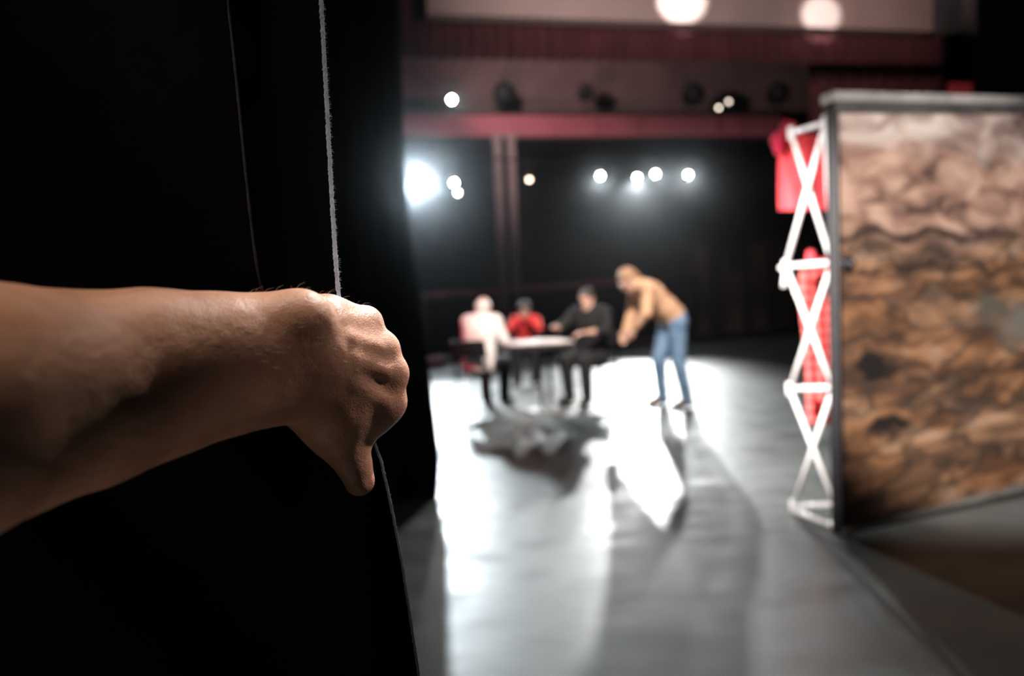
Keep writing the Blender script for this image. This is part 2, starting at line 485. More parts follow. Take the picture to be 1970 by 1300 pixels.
# black legs (masking drapes)
def edge_drape(name, pts, d, width, n, amp, material, label, side=-1, top=7.5):
    """drape whose free edge passes the photographed spots"""
    e = [P(x, y, d) for x, y in pts]
    e = sorted(e, key=lambda p: p.z)
    if e[0].z > 0.002: e.insert(0, V((e[0].x, e[0].y, 0.001)))
    e[0].z = max(0.001, e[0].z)
    t = e[-1]; q = e[-2]; k = (top - t.z) / (t.z - q.z)
    e.append(t + (t - q) * k)
    zs = np.array([p.z for p in e]); xs = np.array([p.x for p in e]); ys = np.array([p.y for p in e])
    def fn(u, v):
        z = zs[0] + (zs[-1] - zs[0]) * (v ** 1.6)
        ph = u * n * 2 * math.pi
        flare = 1
        o = -amp * math.cos(ph) * flare + 0.25 * amp * math.sin(2.7 * ph + 2)
        return V((np.interp(z, zs, xs) + side * u * width, np.interp(z, zs, ys) + o + side * -0.12 * u * width, z))
    o = MB().grid(fn, n * 14, 50).build(name, material, thick=0.008, origin=V((float(xs[0]), float(ys[0]), 0)))
    return tag(o, label, 'curtain')
edge_drape('masking_curtain', [(768, 0), (773, 100), (782, 350), (800, 520), (821, 650), (835, 780), (848, 880), (843, 950)], 4.4, 3.6, 9, 0.05,
           M['legvelvet'], 'black stage leg hanging behind the held curtain, its edge by the bright light')
edge_drape('masking_curtain', [(1872, 60), (1876, 540), (1880, 620)], 8.2, 4.0, 9, 0.09,
           M['legvelvet'], 'black stage leg hanging far behind the painted flat', side=1)
p0, p1 = P(1797, 20, 11.0), P(2300, 20, 11.6)
pleated('masking_border', p0, p1, P(1800, 62, 11.0).z, 9.0, 0.06, 8, M['legvelvet'], 'black masking border at the end of the pale header')

# catwalk / balcony of the auditorium
M['balcony'] = mat('grey brown plaster', (0.20, 0.13, 0.13), 0.85, noise=0.15, nscale=1.0)
M['rail'] = mat('fascia with red light in colour', (0.32, 0.085, 0.105), 0.7, noise=0.12, nscale=1.2)  # red light falling on the fascia is put into its colour
p, q = P(700, 218, 23.0), P(1562, 214, 24.5)
struct(slab(700, 218, 23.0, 1562, 214, 24.5, P(1000, 60, 23).z, 0.25, 'wall_balcony', M['balcony']), 'grey brown recess behind the lighting balcony')
p, q = P(690, 262, 21.2), P(1505, 262, 22.6)
n_ = V((-(q - p).y, (q - p).x, 0)).normalized()
mb = MB()
ha = P(690, 220, 21.2).z - p.z
vs = [p, q, q + n_ * 0.12, p + n_ * 0.12]
vs = vs + [t + V((0, 0, ha)) for t in vs]
mb.add(vs, [(0, 3, 2, 1), (4, 5, 6, 7), (0, 1, 5, 4), (1, 2, 6, 5), (2, 3, 7, 6), (3, 0, 4, 7)])
struct(mb.build('trim_2', M['rail'], smooth=False, bevel=0.02), 'rose coloured balcony fascia lit from the left')
mb = MB()
vs = [p, q, q + n_ * 1.9, p + n_ * 1.9]
vs = [t + V((0, 0, -0.12)) for t in vs] + vs
mb.add(vs, [(0, 3, 2, 1), (4, 5, 6, 7), (0, 1, 5, 4), (1, 2, 6, 5), (2, 3, 7, 6), (3, 0, 4, 7)])
struct(mb.build('floor.002', M['hallfloor'], smooth=False), 'underside of the lighting balcony')

# slim pillars in the hall
M['pillar'] = mat('grey rose pillar', (0.20, 0.15, 0.15), 0.7, noise=0.15, nscale=2)
for i, px in enumerate((966, 992)):
    c = P(px, 500, 22.0)
    mb = MB()
    zt = P(px, 262, 22.0).z
    mb.box((c.x - 0.13, c.y - 0.13, -1.2), (c.x + 0.13, c.y + 0.13, zt))
    mb.box((c.x - 0.17, c.y - 0.17, -1.2), (c.x + 0.17, c.y + 0.17, -0.9)); mb.box((c.x - 0.17, c.y - 0.17, zt - 0.2), (c.x + 0.17, c.y + 0.17, zt))
    o = mb.build('pillar', M['pillar'], smooth=False, bevel=0.015, origin=(c.x, c.y, -1.2))
    struct(o, 'slim grey pillar under the balcony')
# railing in front of the seats
M['railing'] = mat('reddish wooden rail', (0.34, 0.12, 0.11), 0.6, noise=0.3, nscale=3)
rail = thing('hall_railing', 'long reddish wooden railing in the dark hall behind the seated people', 'railing', P(1010, 562, 19.0))
p, q = P(815, 572, 18.0), P(1340, 532, 22.5)
MB().tube([p, q], 0.10, 10).build('handrail', M['railing'], rail)
for k in range(8):
    t = p.lerp(q, k / 7)
    MB().tube([t, V((t.x, t.y, -1.2))], 0.05, 8).build('baluster', M['hall'], rail)
# dark wooden panelling right of the opening
M['panel'] = mat('dark brown panelling', (0.055, 0.026, 0.022), 0.55, noise=0.35, nscale=3, stretch=(4, 4, 0.5))
for i, (px, wd) in enumerate(((1412, 0.55), (1350, 0.4), (1462, 0.45), (1520, 0.5))):
    c = P(px, 560, 23.0 + 0.3 * i)
    mb = MB(); mb.box((c.x - wd/2, c.y - 0.06, -1.2), (c.x + wd/2, c.y + 0.06, P(px, 525 if i == 0 else 470, 23).z))
    mb.box((c.x - wd/2 - 0.05, c.y - 0.1, -1.2), (c.x - wd/2 + 0.05, c.y + 0.1, P(px, 500, 23).z))
    struct(mb.build('trim_3' if i == 0 else 'trim_%d' % (3 + i), M['panel'], smooth=False, bevel=0.01), 'dark brown wooden panelling in the hall')

# ================================================================== STAGE LIGHTS
def lens_mat(name, color, strength):
    return mat(name, (0.9, 0.9, 0.9), 0.3, emit=(color, strength), noise=0.03, nscale=40)
LENS = {}
def stage_light(px, py, d, aim, lit, color, strength, power, label, rad=0.13, size=25, group='stage lights hanging in the hall', up=True):
    """a parabolic can on a yoke and clamp; its own beam rides with it"""
    c = P(px, py, d)
    dirv = (V(aim) - c).normalized()
    q = dirv.to_track_quat('-Z', 'Y').to_matrix().to_4x4()          # can axis: +z is the back of the can
    T = Matrix.Translation(c) @ q
    t = thing('stage_light', label, 'stage light', c, 0, group)
    r = rad
    can = MB().lathe([(r*1.08, -0.04), (r*1.08, 0.0), (r*1.02, 0.02), (r*1.02, 0.22), (r*0.72, 0.32), (r*0.62, 0.40), (r*0.3, 0.43), (0.02, 0.44)], 20, T).build('can', M['metal'], t)
    mb = MB(); side = q.to_3x3() @ V((1, 0, 0)); side.z = 0; side.normalize()
    cc = c - dirv * 0.14
    s = 1 if up else -1
    mb.tube([cc + side * r * 1.06, cc + side * r * 1.12 + V((0, 0, s * r * 1.3)), cc + side * r * 0.5 + V((0, 0, s * r * 1.75)),
             cc - side * r * 0.5 + V((0, 0, s * r * 1.75)), cc - side * r * 1.12 + V((0, 0, s * r * 1.3)), cc - side * r * 1.06], 0.012, 6)
    yk = mb.build('yoke', M['metal'], t)
    MB().tube([cc + V((0, 0, s * r * 1.7)), cc + V((0, 0, s * r * 1.75 + s * 0.12))], 0.022, 8).build('clamp', M['metal'], yk)
    key = (color, strength)
    if key not in LENS: LENS[key] = lens_mat('lamp lens', color, strength) if lit else mat('dark lens', (0.03, 0.03, 0.035), 0.15, noise=0.1)
    MB().lathe([(r*0.98, -0.020), (r*0.9, -0.028), (r*0.5, -0.042), (0.01, -0.048)], 20, T).build('lens', LENS[key], can)
    if lit and power:
        spot('beam', c + dirv * 0.075, aim, power, color, size, 0.5, r * 0.8, t)
    return t, cc + V((0, 0, s * (r * 1.75 + 0.12)))

COOL = (0.84, 0.95, 1.0); WHT = (0.97, 1.0, 0.98); AMB = (1.0, 0.74, 0.55)
STAGE = (1.1, 8.0, 0.0)
tops = []
def hang(*a, **k):
    t, top = stage_light(*a, **k); tops.append(top); return t
hang(804, 352, 17.5, (0.2, 4.0, 0.8), True, COOL, 900, 5000, 'dazzling cool white stage light at the edge of the black leg', rad=0.24, size=40)
hang(873, 351, 18.2, STAGE, True, WHT, 130, 400, 'white stage light just beside the dazzling one, upper of the close pair')
hang(880, 370, 18.6, STAGE, True, WHT, 30, 0, 'dimmer white stage light, lower of the close pair beside the dazzling one', rad=0.1)
hang(1018, 345, 20.0, STAGE, True, AMB, 12, 0, 'small amber stage light above the slim pillars', rad=0.10)
hang(1155, 338, 20.2, STAGE, True, WHT, 130, 1100, 'white stage light hanging alone between the amber one and the cluster')
hang(1226, 341, 20.4, (1.3, 8.8, 0.0), True, WHT, 120, 7000, 'white stage light, first of the cluster of three', size=23.5)
hang(1261, 334, 20.5, (1.4, 8.0, 0.0), True, WHT, 110, 900, 'white stage light, middle one of the cluster of three')
hang(1324, 336, 20.7, (1.6, 8.0, 0.0), True, WHT, 100, 900, 'white stage light at the far end of the row, last of the cluster of three')
# the bar they hang from
bar = thing('lighting_bar', 'long black lighting bar carrying the lower row of stage lights', 'lighting bar', tops[3])
pa, pb = tops[0].copy(), tops[-1].copy()
pts = sorted(tops, key=lambda p: p.x)
zb = max(p.z for p in tops) + 0.03
bp_ = [V((pts[0].x - 3, pts[0].y - 0.8, zb))] + [V((p.x, p.y, zb)) for p in pts] + [V((pts[-1].x + 2.5, pts[-1].y + 0.2, zb))]
MB().tube(bp_, 0.03, 8).build('pipe', M['metal'], bar)
for p in tops:
    MB().tube([p + V((0, 0, -0.02)), V((p.x, p.y, zb))], 0.02, 6).build('hanger', M['metal'], bar)
zr = P(1000, 262, 22).z
for p in (bp_[1], bp_[5], bp_[-2]):
    MB().tube([V((p.x, p.y, zb)), V((p.x, p.y, 13.95))], 0.012, 6).build('suspension_cable', M['metal'], bar)

# lights standing on the balcony
G2 = 'stage lights on the balcony'
def balc(px, py, d, lit, color, st, pw, label, rad=0.15, aim=STAGE, size=30):
    t, foot = stage_light(px, py, d, aim, lit, color, st, pw, label, rad, size, G2, up=False)
    zf = P(px, 250, d).z
    MB().tube([foot, V((foot.x, foot.y, p_z(foot)))], 0.03, 8).build('stand', M['metal'], t)
    return t
def p_z(f): return P(1000, 262, 21.8).z
balc(869, 191, 21.9, True, (1.0, 0.96, 0.88), 140, 150, 'bright warm white stage light alone on the balcony', rad=0.17)
balc(970, 180, 22.0, False, (0, 0, 0), 0.1, 0, 'unlit black stage light next to the lit one on the balcony', rad=0.34)
balc(1127, 178, 22.2, False, (0, 0, 0), 0.1, 0, 'unlit black stage light alone in the middle of the balcony', rad=0.24)
balc(1333, 182, 22.5, False, (0, 0, 0), 0.1, 0, 'unlit black stage light beside the faint warm pair on the balcony', rad=0.34)
balc(1496, 180, 22.6, False, (0, 0, 0), 0.1, 0, 'unlit black stage light at the red curtain end of the balcony', rad=0.34)
balc(1383, 207, 22.2, True, (1.0, 0.84, 0.68), 7, 0, 'faint warm stage light on the balcony, lower of two', rad=0.09)
balc(1402, 195, 22.3, True, (1.0, 0.84, 0.68), 4.5, 0, 'faint warm stage light on the balcony, upper of two', rad=0.10)

# light on the balcony, its fascia, the header and the drapes
spot('balcony_fill', P(900, 60, 16), P(1150, 190, 23), 1100, (1.0, 0.80, 0.75), 90, 0.8, 0.3)  # unseen lamp added to brighten the balcony recess
spot('fascia_light', P(860, 380, 15.5), P(950, 240, 21.5), 680, (1.0, 0.62, 0.66), 70, 0.9, 0.2)
spot('header_light', (2.0, 7.5, 5.2), (2.6, 12.8, 7.4), 1000, (1.0, 0.80, 0.76), 95, 0.9, 0.2)
spot('header_spot', (2.2, 9.2, 6.4), P(1310, 2, 12.9), 3400, (1.0, 0.96, 0.92), 13, 0.35, 0.05)
spot('header_spot', (4.6, 9.4, 6.4), P(1578, 28, 13.4), 2600, (1.0, 0.96, 0.92), 10, 0.5, 0.05)
spot('drape_light', (5.5, 9.0, 6.2), P(1700, 160, 15), 420, (1.0, 0.7, 0.65), 60, 0.9, 0.2)

# ================================================================== THE PAINTED FLAT
def flat_material():
    m = bpy.data.materials.new('painted rock canvas'); m.use_nodes = True
    nt = m.node_tree; b = nt.nodes['Principled BSDF']; L = nt.links.new
    b.inputs['Roughness'].default_value = 0.75
    tc = nt.nodes.new('ShaderNodeTexCoord')
    def mapped(sc, loc=(0, 0, 0), rot=0):
        mp = nt.nodes.new('ShaderNodeMapping'); mp.inputs['Scale'].default_value = sc; mp.inputs['Location'].default_value = loc
        mp.inputs['Rotation'].default_value = (0, rot, 0)
        L(tc.outputs['Object'], mp.inputs[0]); return mp.outputs[0]
    def noise(vec, scale, det=6, dist=0.0):
        n = nt.nodes.new('ShaderNodeTexNoise'); n.inputs['Scale'].default_value = scale; n.inputs['Detail'].default_value = det
        n.inputs['Distortion'].default_value = dist; L(vec, n.inputs['Vector']); return n.outputs['Fac']
    def ramp(fac, stops):
        r = nt.nodes.new('ShaderNodeValToRGB'); e = r.color_ramp.elements
        while len(e) < len(stops): e.new(0.5)
        for s, (p, c) in zip(e, stops): s.position = p; s.color = (*c, 1)
        L(fac, r.inputs[0]); return r.outputs[0]
    def mix(f, a, c, typ='MIX'):
        x = nt.nodes.new('ShaderNodeMix'); x.data_type = 'RGBA'; x.blend_type = typ
        L(f, x.inputs[0]) if not isinstance(f, float) else setattr(x.inputs[0], 'default_value', f)
        for s, q in ((6, a), (7, c)):
            if isinstance(q, tuple): x.inputs[s].default_value = (*q, 1)
            else: L(q, x.inputs[s])
        return x.outputs[2]
    def spotmask(u, h, ru, rh, soft=0.5):
        """painted patch centred u metres along the canvas and h metres up, with ragged edges"""
        mp = nt.nodes.new('ShaderNodeVectorMath'); mp.operation = 'SUBTRACT'; L(warp, mp.inputs[0]); mp.inputs[1].default_value = (u, 0, h)
        sc = nt.nodes.new('ShaderNodeVectorMath'); sc.operation = 'MULTIPLY'; L(mp.outputs[0], sc.inputs[0]); sc.inputs[1].default_value = (1/ru, 0, 1/rh)
        ln = nt.nodes.new('ShaderNodeVectorMath'); ln.operation = 'LENGTH'; L(sc.outputs[0], ln.inputs[0])
        mr = nt.nodes.new('ShaderNodeMapRange'); mr.interpolation_type = 'SMOOTHSTEP'
        mr.inputs[1].default_value = 1 + soft/2; mr.inputs[2].default_value = 1 - soft/2; L(ln.outputs['Value'], mr.inputs[0])
        return mr.outputs[0]
    # object coordinates of the canvas: x along it, z up it
    nw = nt.nodes.new('ShaderNodeTexNoise'); nw.inputs['Scale'].default_value = 4.0; nw.inputs['Detail'].default_value = 5
    L(mapped((1, 0, 1.6)), nw.inputs['Vector'])
    ws = nt.nodes.new('ShaderNodeVectorMath'); ws.operation = 'MULTIPLY_ADD'; L(nw.outputs['Color'], ws.inputs[0])
    ws.inputs[1].default_value = (0.50, 0, 0.26); L(tc.outputs['Object'], ws.inputs[2])
    sb = nt.nodes.new('ShaderNodeVectorMath'); sb.operation = 'SUBTRACT'; L(ws.outputs[0], sb.inputs[0]); sb.inputs[1].default_value = (0.25, 0, 0.13)
    warp = sb.outputs[0]
    # broad stones, flattened
    mp = nt.nodes.new('ShaderNodeMapping'); mp.inputs['Scale'].default_value = (1.05, 0, 4.6); L(warp, mp.inputs[0])
    vo = nt.nodes.new('ShaderNodeTexVoronoi'); vo.inputs['Scale'].default_value = 1.0; L(mp.outputs[0], vo.inputs['Vector'])
    ve = nt.nodes.new('ShaderNodeTexVoronoi'); ve.feature = 'DISTANCE_TO_EDGE'; ve.inputs['Scale'].default_value = 1.0; L(mp.outputs[0], ve.inputs['Vector'])
    sep = nt.nodes.new('ShaderNodeSeparateColor'); L(vo.outputs['Color'], sep.inputs[0])
    stone = ramp(sep.outputs[0], [(0.0, (0.17, 0.075, 0.035)), (0.25, (0.33, 0.16, 0.075)), (0.5, (0.24, 0.12, 0.07)), (0.75, (0.38, 0.23, 0.14)), (1.0, (0.21, 0.16, 0.13))])
    streak = noise(mapped((1.0, 0, 3.3)), 1.9, 7, 0.7)
    col = mix(0.62, stone, ramp(streak, [(0.33, (0.018, 0.012, 0.010)), (0.45, (0.15, 0.07, 0.035)), (0.55, (0.44, 0.22, 0.105)), (0.68, (0.68, 0.46, 0.31))]))
    blot = noise(mapped((1.6, 0, 4.0), (7, 0, 3)), 1.6, 7, 0.9)
    col = mix(ramp(blot, [(0.50, (0, 0, 0)), (0.66, (0.8, 0.8, 0.8))]), col, (0.045, 0.030, 0.024))
    joint = ramp(ve.outputs['Distance'], [(0.0, (.78, .78, .78)), (0.085, (0, 0, 0))])
    col = mix(joint, col, (0.03, 0.022, 0.018))
    # particular painted patches
    pale = ramp(noise(mapped((1.0, 0, 2.6), (5, 0, 2)), 2.4, 7, 0.8), [(0.36, (0.13, 0.085, 0.075)), (0.47, (0.36, 0.27, 0.24)), (0.60, (0.66, 0.58, 0.53))])
    col = mix(spotmask(0.9, 2.05, 1.3, 0.30, 0.9), col, pale)
    rose = ramp(noise(mapped((1.3, 0, 3.0), (3, 0, 1)), 2.4, 7, 0.9), [(0.36, (0.085, 0.052, 0.045)), (0.48, (0.34, 0.20, 0.15)), (0.62, (0.60, 0.40, 0.31))])
    col = mix(spotmask(0.75, 1.72, 1.3, 0.26, 0.8), col, rose)
    col = mix(spotmask(0.55, 1.50, 1.2, 0.030, 1.4), col, (0.05, 0.032, 0.026))
    col = mix(spotmask(0.75, 1.335, 0.95, 0.016, 1.4), col, (0.03, 0.02, 0.016))
    col = mix(spotmask(0.26, 0.84, 0.17, 0.085, 0.7), col, (0.013, 0.010, 0.009))
    col = mix(spotmask(0.34, 0.50, 0.20, 0.06, 0.9), col, (0.016, 0.012, 0.010))
    col = mix(spotmask(1.20, 1.10, 0.13, 0.10, 1.6), col, (0.11, 0.105, 0.085))
    col = mix(spotmask(1.52, 0.98, 0.17, 0.11, 1.6), col, (0.19, 0.185, 0.16))
    L(col, b.inputs['Base Color'])
    return m
FA = ground(1618, 1029); FB = ground(1970, 940)
fe = (FB - FA).normalized(); fn_ = V((-fe.y, fe.x, 0))
FL = 2.3
fang = math.atan2(fe.y, fe.x)
FT = Matrix.Translation(FA) @ Matrix.Rotation(fang, 4, 'Z')
flat = thing('painted_flat', 'tall scenery flat painted as a brown rock face with a black edge', 'stage flat', FA, fang)
HT0 = P(1603, 196, (FA - CAM).dot(FW)).z
HT1 = HT0 + 0.16
mb = MB()
def hz(x): return HT0 + (HT1 - HT0) * x / FL
mb.add([FT @ V(p) for p in ((0.015, 0, 0.03), (FL, 0, 0.03), (FL, 0, hz(FL) - 0.04), (0.015, 0, hz(0) - 0.04), (0.015, 0.012, 0.03), (FL, 0.012, 0.03), (FL, 0.012, hz(FL) - 0.04), (0.015, 0.012, hz(0) - 0.04))],
       [(0, 1, 2, 3), (7, 6, 5, 4), (0, 4, 5, 1), (1, 5, 6, 2), (2, 6, 7, 3), (3, 7, 4, 0)])
o = mb.build('canvas', flat_material(), flat, origin=FA, smooth=False)
o.rotation_euler = (0, 0, 0)
# keep the canvas mesh in its own axes so that the painting runs along it
me = o.data; inv = (FT.inverted() @ Matrix.Translation(FA))
for v in me.vertices: v.co = inv @ v.co
o.matrix_parent_inverse = Matrix.Identity(4); o.location = (0, 0, 0)
MB().box((-0.004, -0.008, 0.0), (0.020, 0.055, HT0), FT).build('stile', M['black'], flat, bevel=0.004, smooth=False)
MB().box((FL - 0.03, -0.010, 0.0), (FL + 0.02, 0.055, HT1), FT).build('stile', M['black'], flat, bevel=0.004, smooth=False)
M['toprail'] = mat('grey painted timber', (0.33, 0.32, 0.31), 0.7, noise=0.25, nscale=6, bump=0.3, bscale=40)
mb = MB()
mb.add([FT @ V(p) for p in ((-0.02, -0.02, hz(0) - 0.035), (FL, -0.02, hz(FL) - 0.035), (FL, -0.02, hz(FL) + 0.015), (-0.02, -0.02, hz(0) + 0.015), (-0.02, 0.07, hz(0) - 0.035), (FL, 0.07, hz(FL) - 0.035), (FL, 0.07, hz(FL) + 0.015), (-0.02, 0.07, hz(0) + 0.015))],
       [(0, 1, 2, 3), (7, 6, 5, 4), (0, 4, 5, 1), (1, 5, 6, 2), (2, 6, 7, 3), (3, 7, 4, 0)])
mb.build('top_rail', M['toprail'], flat, bevel=0.006, smooth=False)['label'] = 'grey timber top rail'
mb = MB()
mb.add([FT @ V(p) for p in ((-0.0, -0.016, hz(0) - 0.085), (FL, -0.016, hz(FL) - 0.085), (FL, -0.016, hz(FL) - 0.037), (0, -0.016, hz(0) - 0.037), (0, 0.05, hz(0) - 0.085), (FL, 0.05, hz(FL) - 0.085), (FL, 0.05, hz(FL) - 0.037), (0, 0.05, hz(0) - 0.037))],
       [(0, 1, 2, 3), (7, 6, 5, 4), (0, 4, 5, 1), (1, 5, 6, 2), (2, 6, 7, 3), (3, 7, 4, 0)])
mb.build('upper_frame', mat('dark grey timber', (0.07, 0.07, 0.072), 0.6, noise=0.3, nscale=9), flat, bevel=0.004, smooth=False)
MB().box((0.0, -0.014, 0.0), (FL, 0.055, 0.03), FT).build('bottom_rail', M['toprail'], flat, bevel=0.004, smooth=False)
KN = FT @ Matrix.Translation((0.062, -0.008, HT0 - 0.82)) @ Matrix.Rotation(R(90), 4, 'X')
hp_ = MB().lathe([(0.045, 0.0), (0.045, 0.006), (0.03, 0.012)], 20, KN).build('hook_plate', M['metal'], flat)
MB().lathe([(0.016, 0.008), (0.016, 0.02), (0.020, 0.034), (0.010, 0.042)], 16, KN).build('knob', M['metal'], hp_)

# ================================================================== WHITE PIPE FRAME BEHIND THE FLAT
DN, DFAR = 3.47, 3.82
ne, nf = ground(1606, 1020), ground(1524, 988)
DN = (ne - CAM).dot(FW); DFAR = (nf - CAM).dot(FW)
frame = thing('pipe_frame', 'white plastic pipe frame braced in crosses behind the left edge of the flat', 'pipe frame', (ne + nf) / 2)
r_ = 0.0135
def pipe(a, b, name, rad=r_):
    MB().tube([a, b], rad, 12).build(name, M['pvc'], frame)
def fit(p, axis=(0, 0, 1)):
    q = V(axis).normalized()
    MB().tube([p - q * 0.035, p - q * 0.033, p + q * 0.033, p + q * 0.035], [0.015, 0.019, 0.019, 0.015], 12).build('fitting', M['pvc'], frame)
nA, nB, nC, nD = P(1522, 256, DFAR), P(1512, 512, DFAR), P(1520, 748, DFAR), P(1526, 974, DFAR)
na, nb, nc, nd = P(1588, 236, DN), P(1601, 505, DN), P(1603, 745, DN), P(1607, 970, DN)
ne.z = 0.02; nf2 = V((nD.x, nD.y, 0.02))
pipe(V((ne.x, ne.y, 0.0)), nd, 'post'); pipe(nd, nc, 'post'); pipe(nc, nb, 'post'); pipe(nb, na, 'post')
for a, b in ((nA, na), (nB, nb), (nC, nc), (nD, nd)): pipe(a, b, 'crossbar')
pipe(nf2, ne, 'foot_bar'); pipe(nf2, nD, 'foot')
for a, b in ((na, nB), (nA, nb), (nb, nC), (nB, nc), (nc, nD), (nC, nd)): pipe(a, b, 'brace', 0.0120)
for p in (nA, nB, nC, nD, na, nb, nc, nd, ne): fit(p, (0, 0, 1) if p is not ne else (nf2 - ne))
pipe(nB, P(1500, 517, DFAR), 'stub'); pipe(nB + V((0, 0, -0.02)), P(1508, 552, DFAR), 'stub')

# ================================================================== RED COSTUMES
def cloth_mat(name, c, c2=None, check=None):
    m = mat(name, c, 0.8, noise=0.12, nscale=6, sheen=0.2)
    nt = m.node_tree; b = nt.nodes['Principled BSDF']; L = nt.links.new
    tr = nt.nodes.new('ShaderNodeBsdfTranslucent'); mx = nt.nodes.new('ShaderNodeMixShader'); mx.inputs[0].default_value = 0.35
    tr.inputs[0].default_value = (*c, 1)
    out = nt.nodes['Material Output']
    L(b.outputs[0], mx.inputs[1]); L(tr.outputs[0], mx.inputs[2]); L(mx.outputs[0], out.inputs[0])
    if check:
        tc = nt.nodes.new('ShaderNodeTexCoord')
        mp = nt.nodes.new('ShaderNodeMapping'); mp.inputs['Scale'].default_value = (1, 0.001, 1); L(tc.outputs['Object'], mp.inputs[0])
        cols = None
        for axis in ('X', 'Z'):
            wv = nt.nodes.new('ShaderNodeTexWave'); wv.bands_direction = axis; wv.inputs['Scale'].default_value = check
            wv.inputs['Distortion'].default_value = 0.6
            L(mp.outputs[0], wv.inputs['Vector'])
            r = nt.nodes.new('ShaderNodeValToRGB'); r.color_ramp.elements[0].position = 0.52; r.color_ramp.elements[1].position = 0.68
            r.color_ramp.elements[0].color = (0, 0, 0, 1); r.color_ramp.elements[1].color = (1, 1, 1, 1)
            L(wv.outputs['Fac'], r.inputs[0])
            x = nt.nodes.new('ShaderNodeMix'); x.data_type = 'RGBA'
            L(r.outputs[0], x.inputs[0])
            if cols is None: x.inputs[6].default_value = (*c, 1)
            else: L(cols, x.inputs[6])
            x.inputs[7].default_value = (*c2, 1)
            cols = x.outputs[2]
        L(cols, b.inputs['Base Color']); L(cols, tr.inputs[0])
    return m
M['red'] = cloth_mat('bright red cloth', (0.88, 0.085, 0.105))
M['crimson'] = cloth_mat('crimson cloth', (0.55, 0.012, 0.06))
M['plaid'] = cloth_mat('red checked cloth', (0.88, 0.24, 0.22), (0.70, 0.05, 0.05), check=5.0)
dg = DFAR + 0.16
def hang_cloth(outline_l, outline_r, y0, y1, d, depth, waves, seed):
    """a hanging garment: front and back sheets sewn along the sides"""
    rs = random.Random(seed); ph = [rs.random() * 6.3 for _ in range(4)]
    ys = [y0 + (y1 - y0) * j / 30 for j in range(31)]
    def fn(u, v):
        y = y0 + (y1 - y0) * (1 - v)
        l = np.interp(y, [p[1] for p in outline_l], [p[0] for p in outline_l]); r = np.interp(y, [p[1] for p in outline_r], [p[0] for p in outline_r])
        a = u * 2 * math.pi
        x = (l + r) / 2 + (r - l) / 2 * -math.cos(a)
        t = (x - l) / max(1e-6, (r - l))
        dd = -math.sin(a) * depth * (0.4 + 0.6 * (1 - v))
        fold = math.sin(t * waves * 6.283 + ph[0]) * 0.012 * (1.2 - v) + math.sin(t * waves * 2.6 * 6.283 + ph[1] + v * 2) * 0.004
        return P(x, y, d + dd + fold)
    return MB().grid(fn, 72, 30)
g = thing('red_garment', 'plain bright red garment hung on the top of the white pipe frame', 'garment', P(1552, 405, dg), 0, 'red costumes on the pipe frame')
hang_cloth([(1500, 258), (1497, 330), (1498, 405)], [(1606, 258), (1607, 330), (1607, 405)], 260, 404, dg, 0.025, 1.3, 1).build('body', M['red'], g)
b = Body(0.008)
b.cap(P(1522, 244, dg - .03), P(1496, 268, dg - .04), 0.030, 0.036, k=0.02).cap(P(1496, 268, dg - .04), P(1497, 292, dg - .04), 0.036, 0.022, k=0.02).cap(P(1511, 236, dg - .03), P(1506, 262, dg - .03), 0.02, 0.03, k=0.02)
b.build('sleeve', M['crimson'], g)['label'] = 'bunched crimson sleeve'
g2 = thing('checked_garment', 'long red checked garment hanging below the plain red one behind the pipe frame', 'garment', P(1578, 815, dg), 0, 'red costumes on the pipe frame')
hang_cloth([(1552, 495), (1540, 520), (1534, 560), (1544, 640), (1550, 720), (1552, 815)], [(1590, 495), (1612, 520), (1614, 560), (1614, 815)], 496, 815, dg, 0.035, 3, 4).build('body', M['plaid'], g2)
b = Body(0.007); b.cap(P(1560, 488, dg), P(1562, 505, dg), 0.024, 0.036, k=0.02); b.build('collar', M['red'], g2)

# ================================================================== TABLE, CHAIRS, THINGS ON STAGE
def ring_pts(c, r, n=24): return [c + V((r*math.cos(6.283*k/n), r*math.sin(6.283*k/n), 0)) for k in range(n)]
tb = ground(1052, 792)
ty = math.atan2(0.35, 1)
tab = thing('cafe_table', 'black pedestal table with a pale top between the seated people', 'table', tb, 0)
TZ = 0.79
TT = Matrix.Translation(tb) @ Matrix.Rotation(R(8), 4, 'Z')
M['tabletop'] = mat('pale rose laminate', (0.60, 0.47, 0.48), 0.35, noise=0.06, nscale=4)
MB().box((-0.44, -0.36, TZ - 0.012), (0.26, 0.42, TZ), TT).build('table_top', M['tabletop'], tab, bevel=0.004, smooth=False)
MB().box((-0.45, -0.37, TZ - 0.075), (0.27, 0.43, TZ - 0.013), TT).build('apron', M['black'], tab, bevel=0.004, smooth=False)
for s in (-0.05, 0.05):
    MB().tube([TT @ V((s, 0, 0.03)), TT @ V((s, 0, TZ - 0.07))], 0.020, 12).build('column', M['metal'], tab)
MB().lathe([(0.235, 0.0), (0.24, 0.012), (0.20, 0.026), (0.07, 0.04), (0.04, 0.05)], 32, TT).build('base_plate', M['greymetal'], tab)
M['paper'] = mat('white paper', (0.85, 0.83, 0.80), 0.6, noise=0.03, nscale=9)
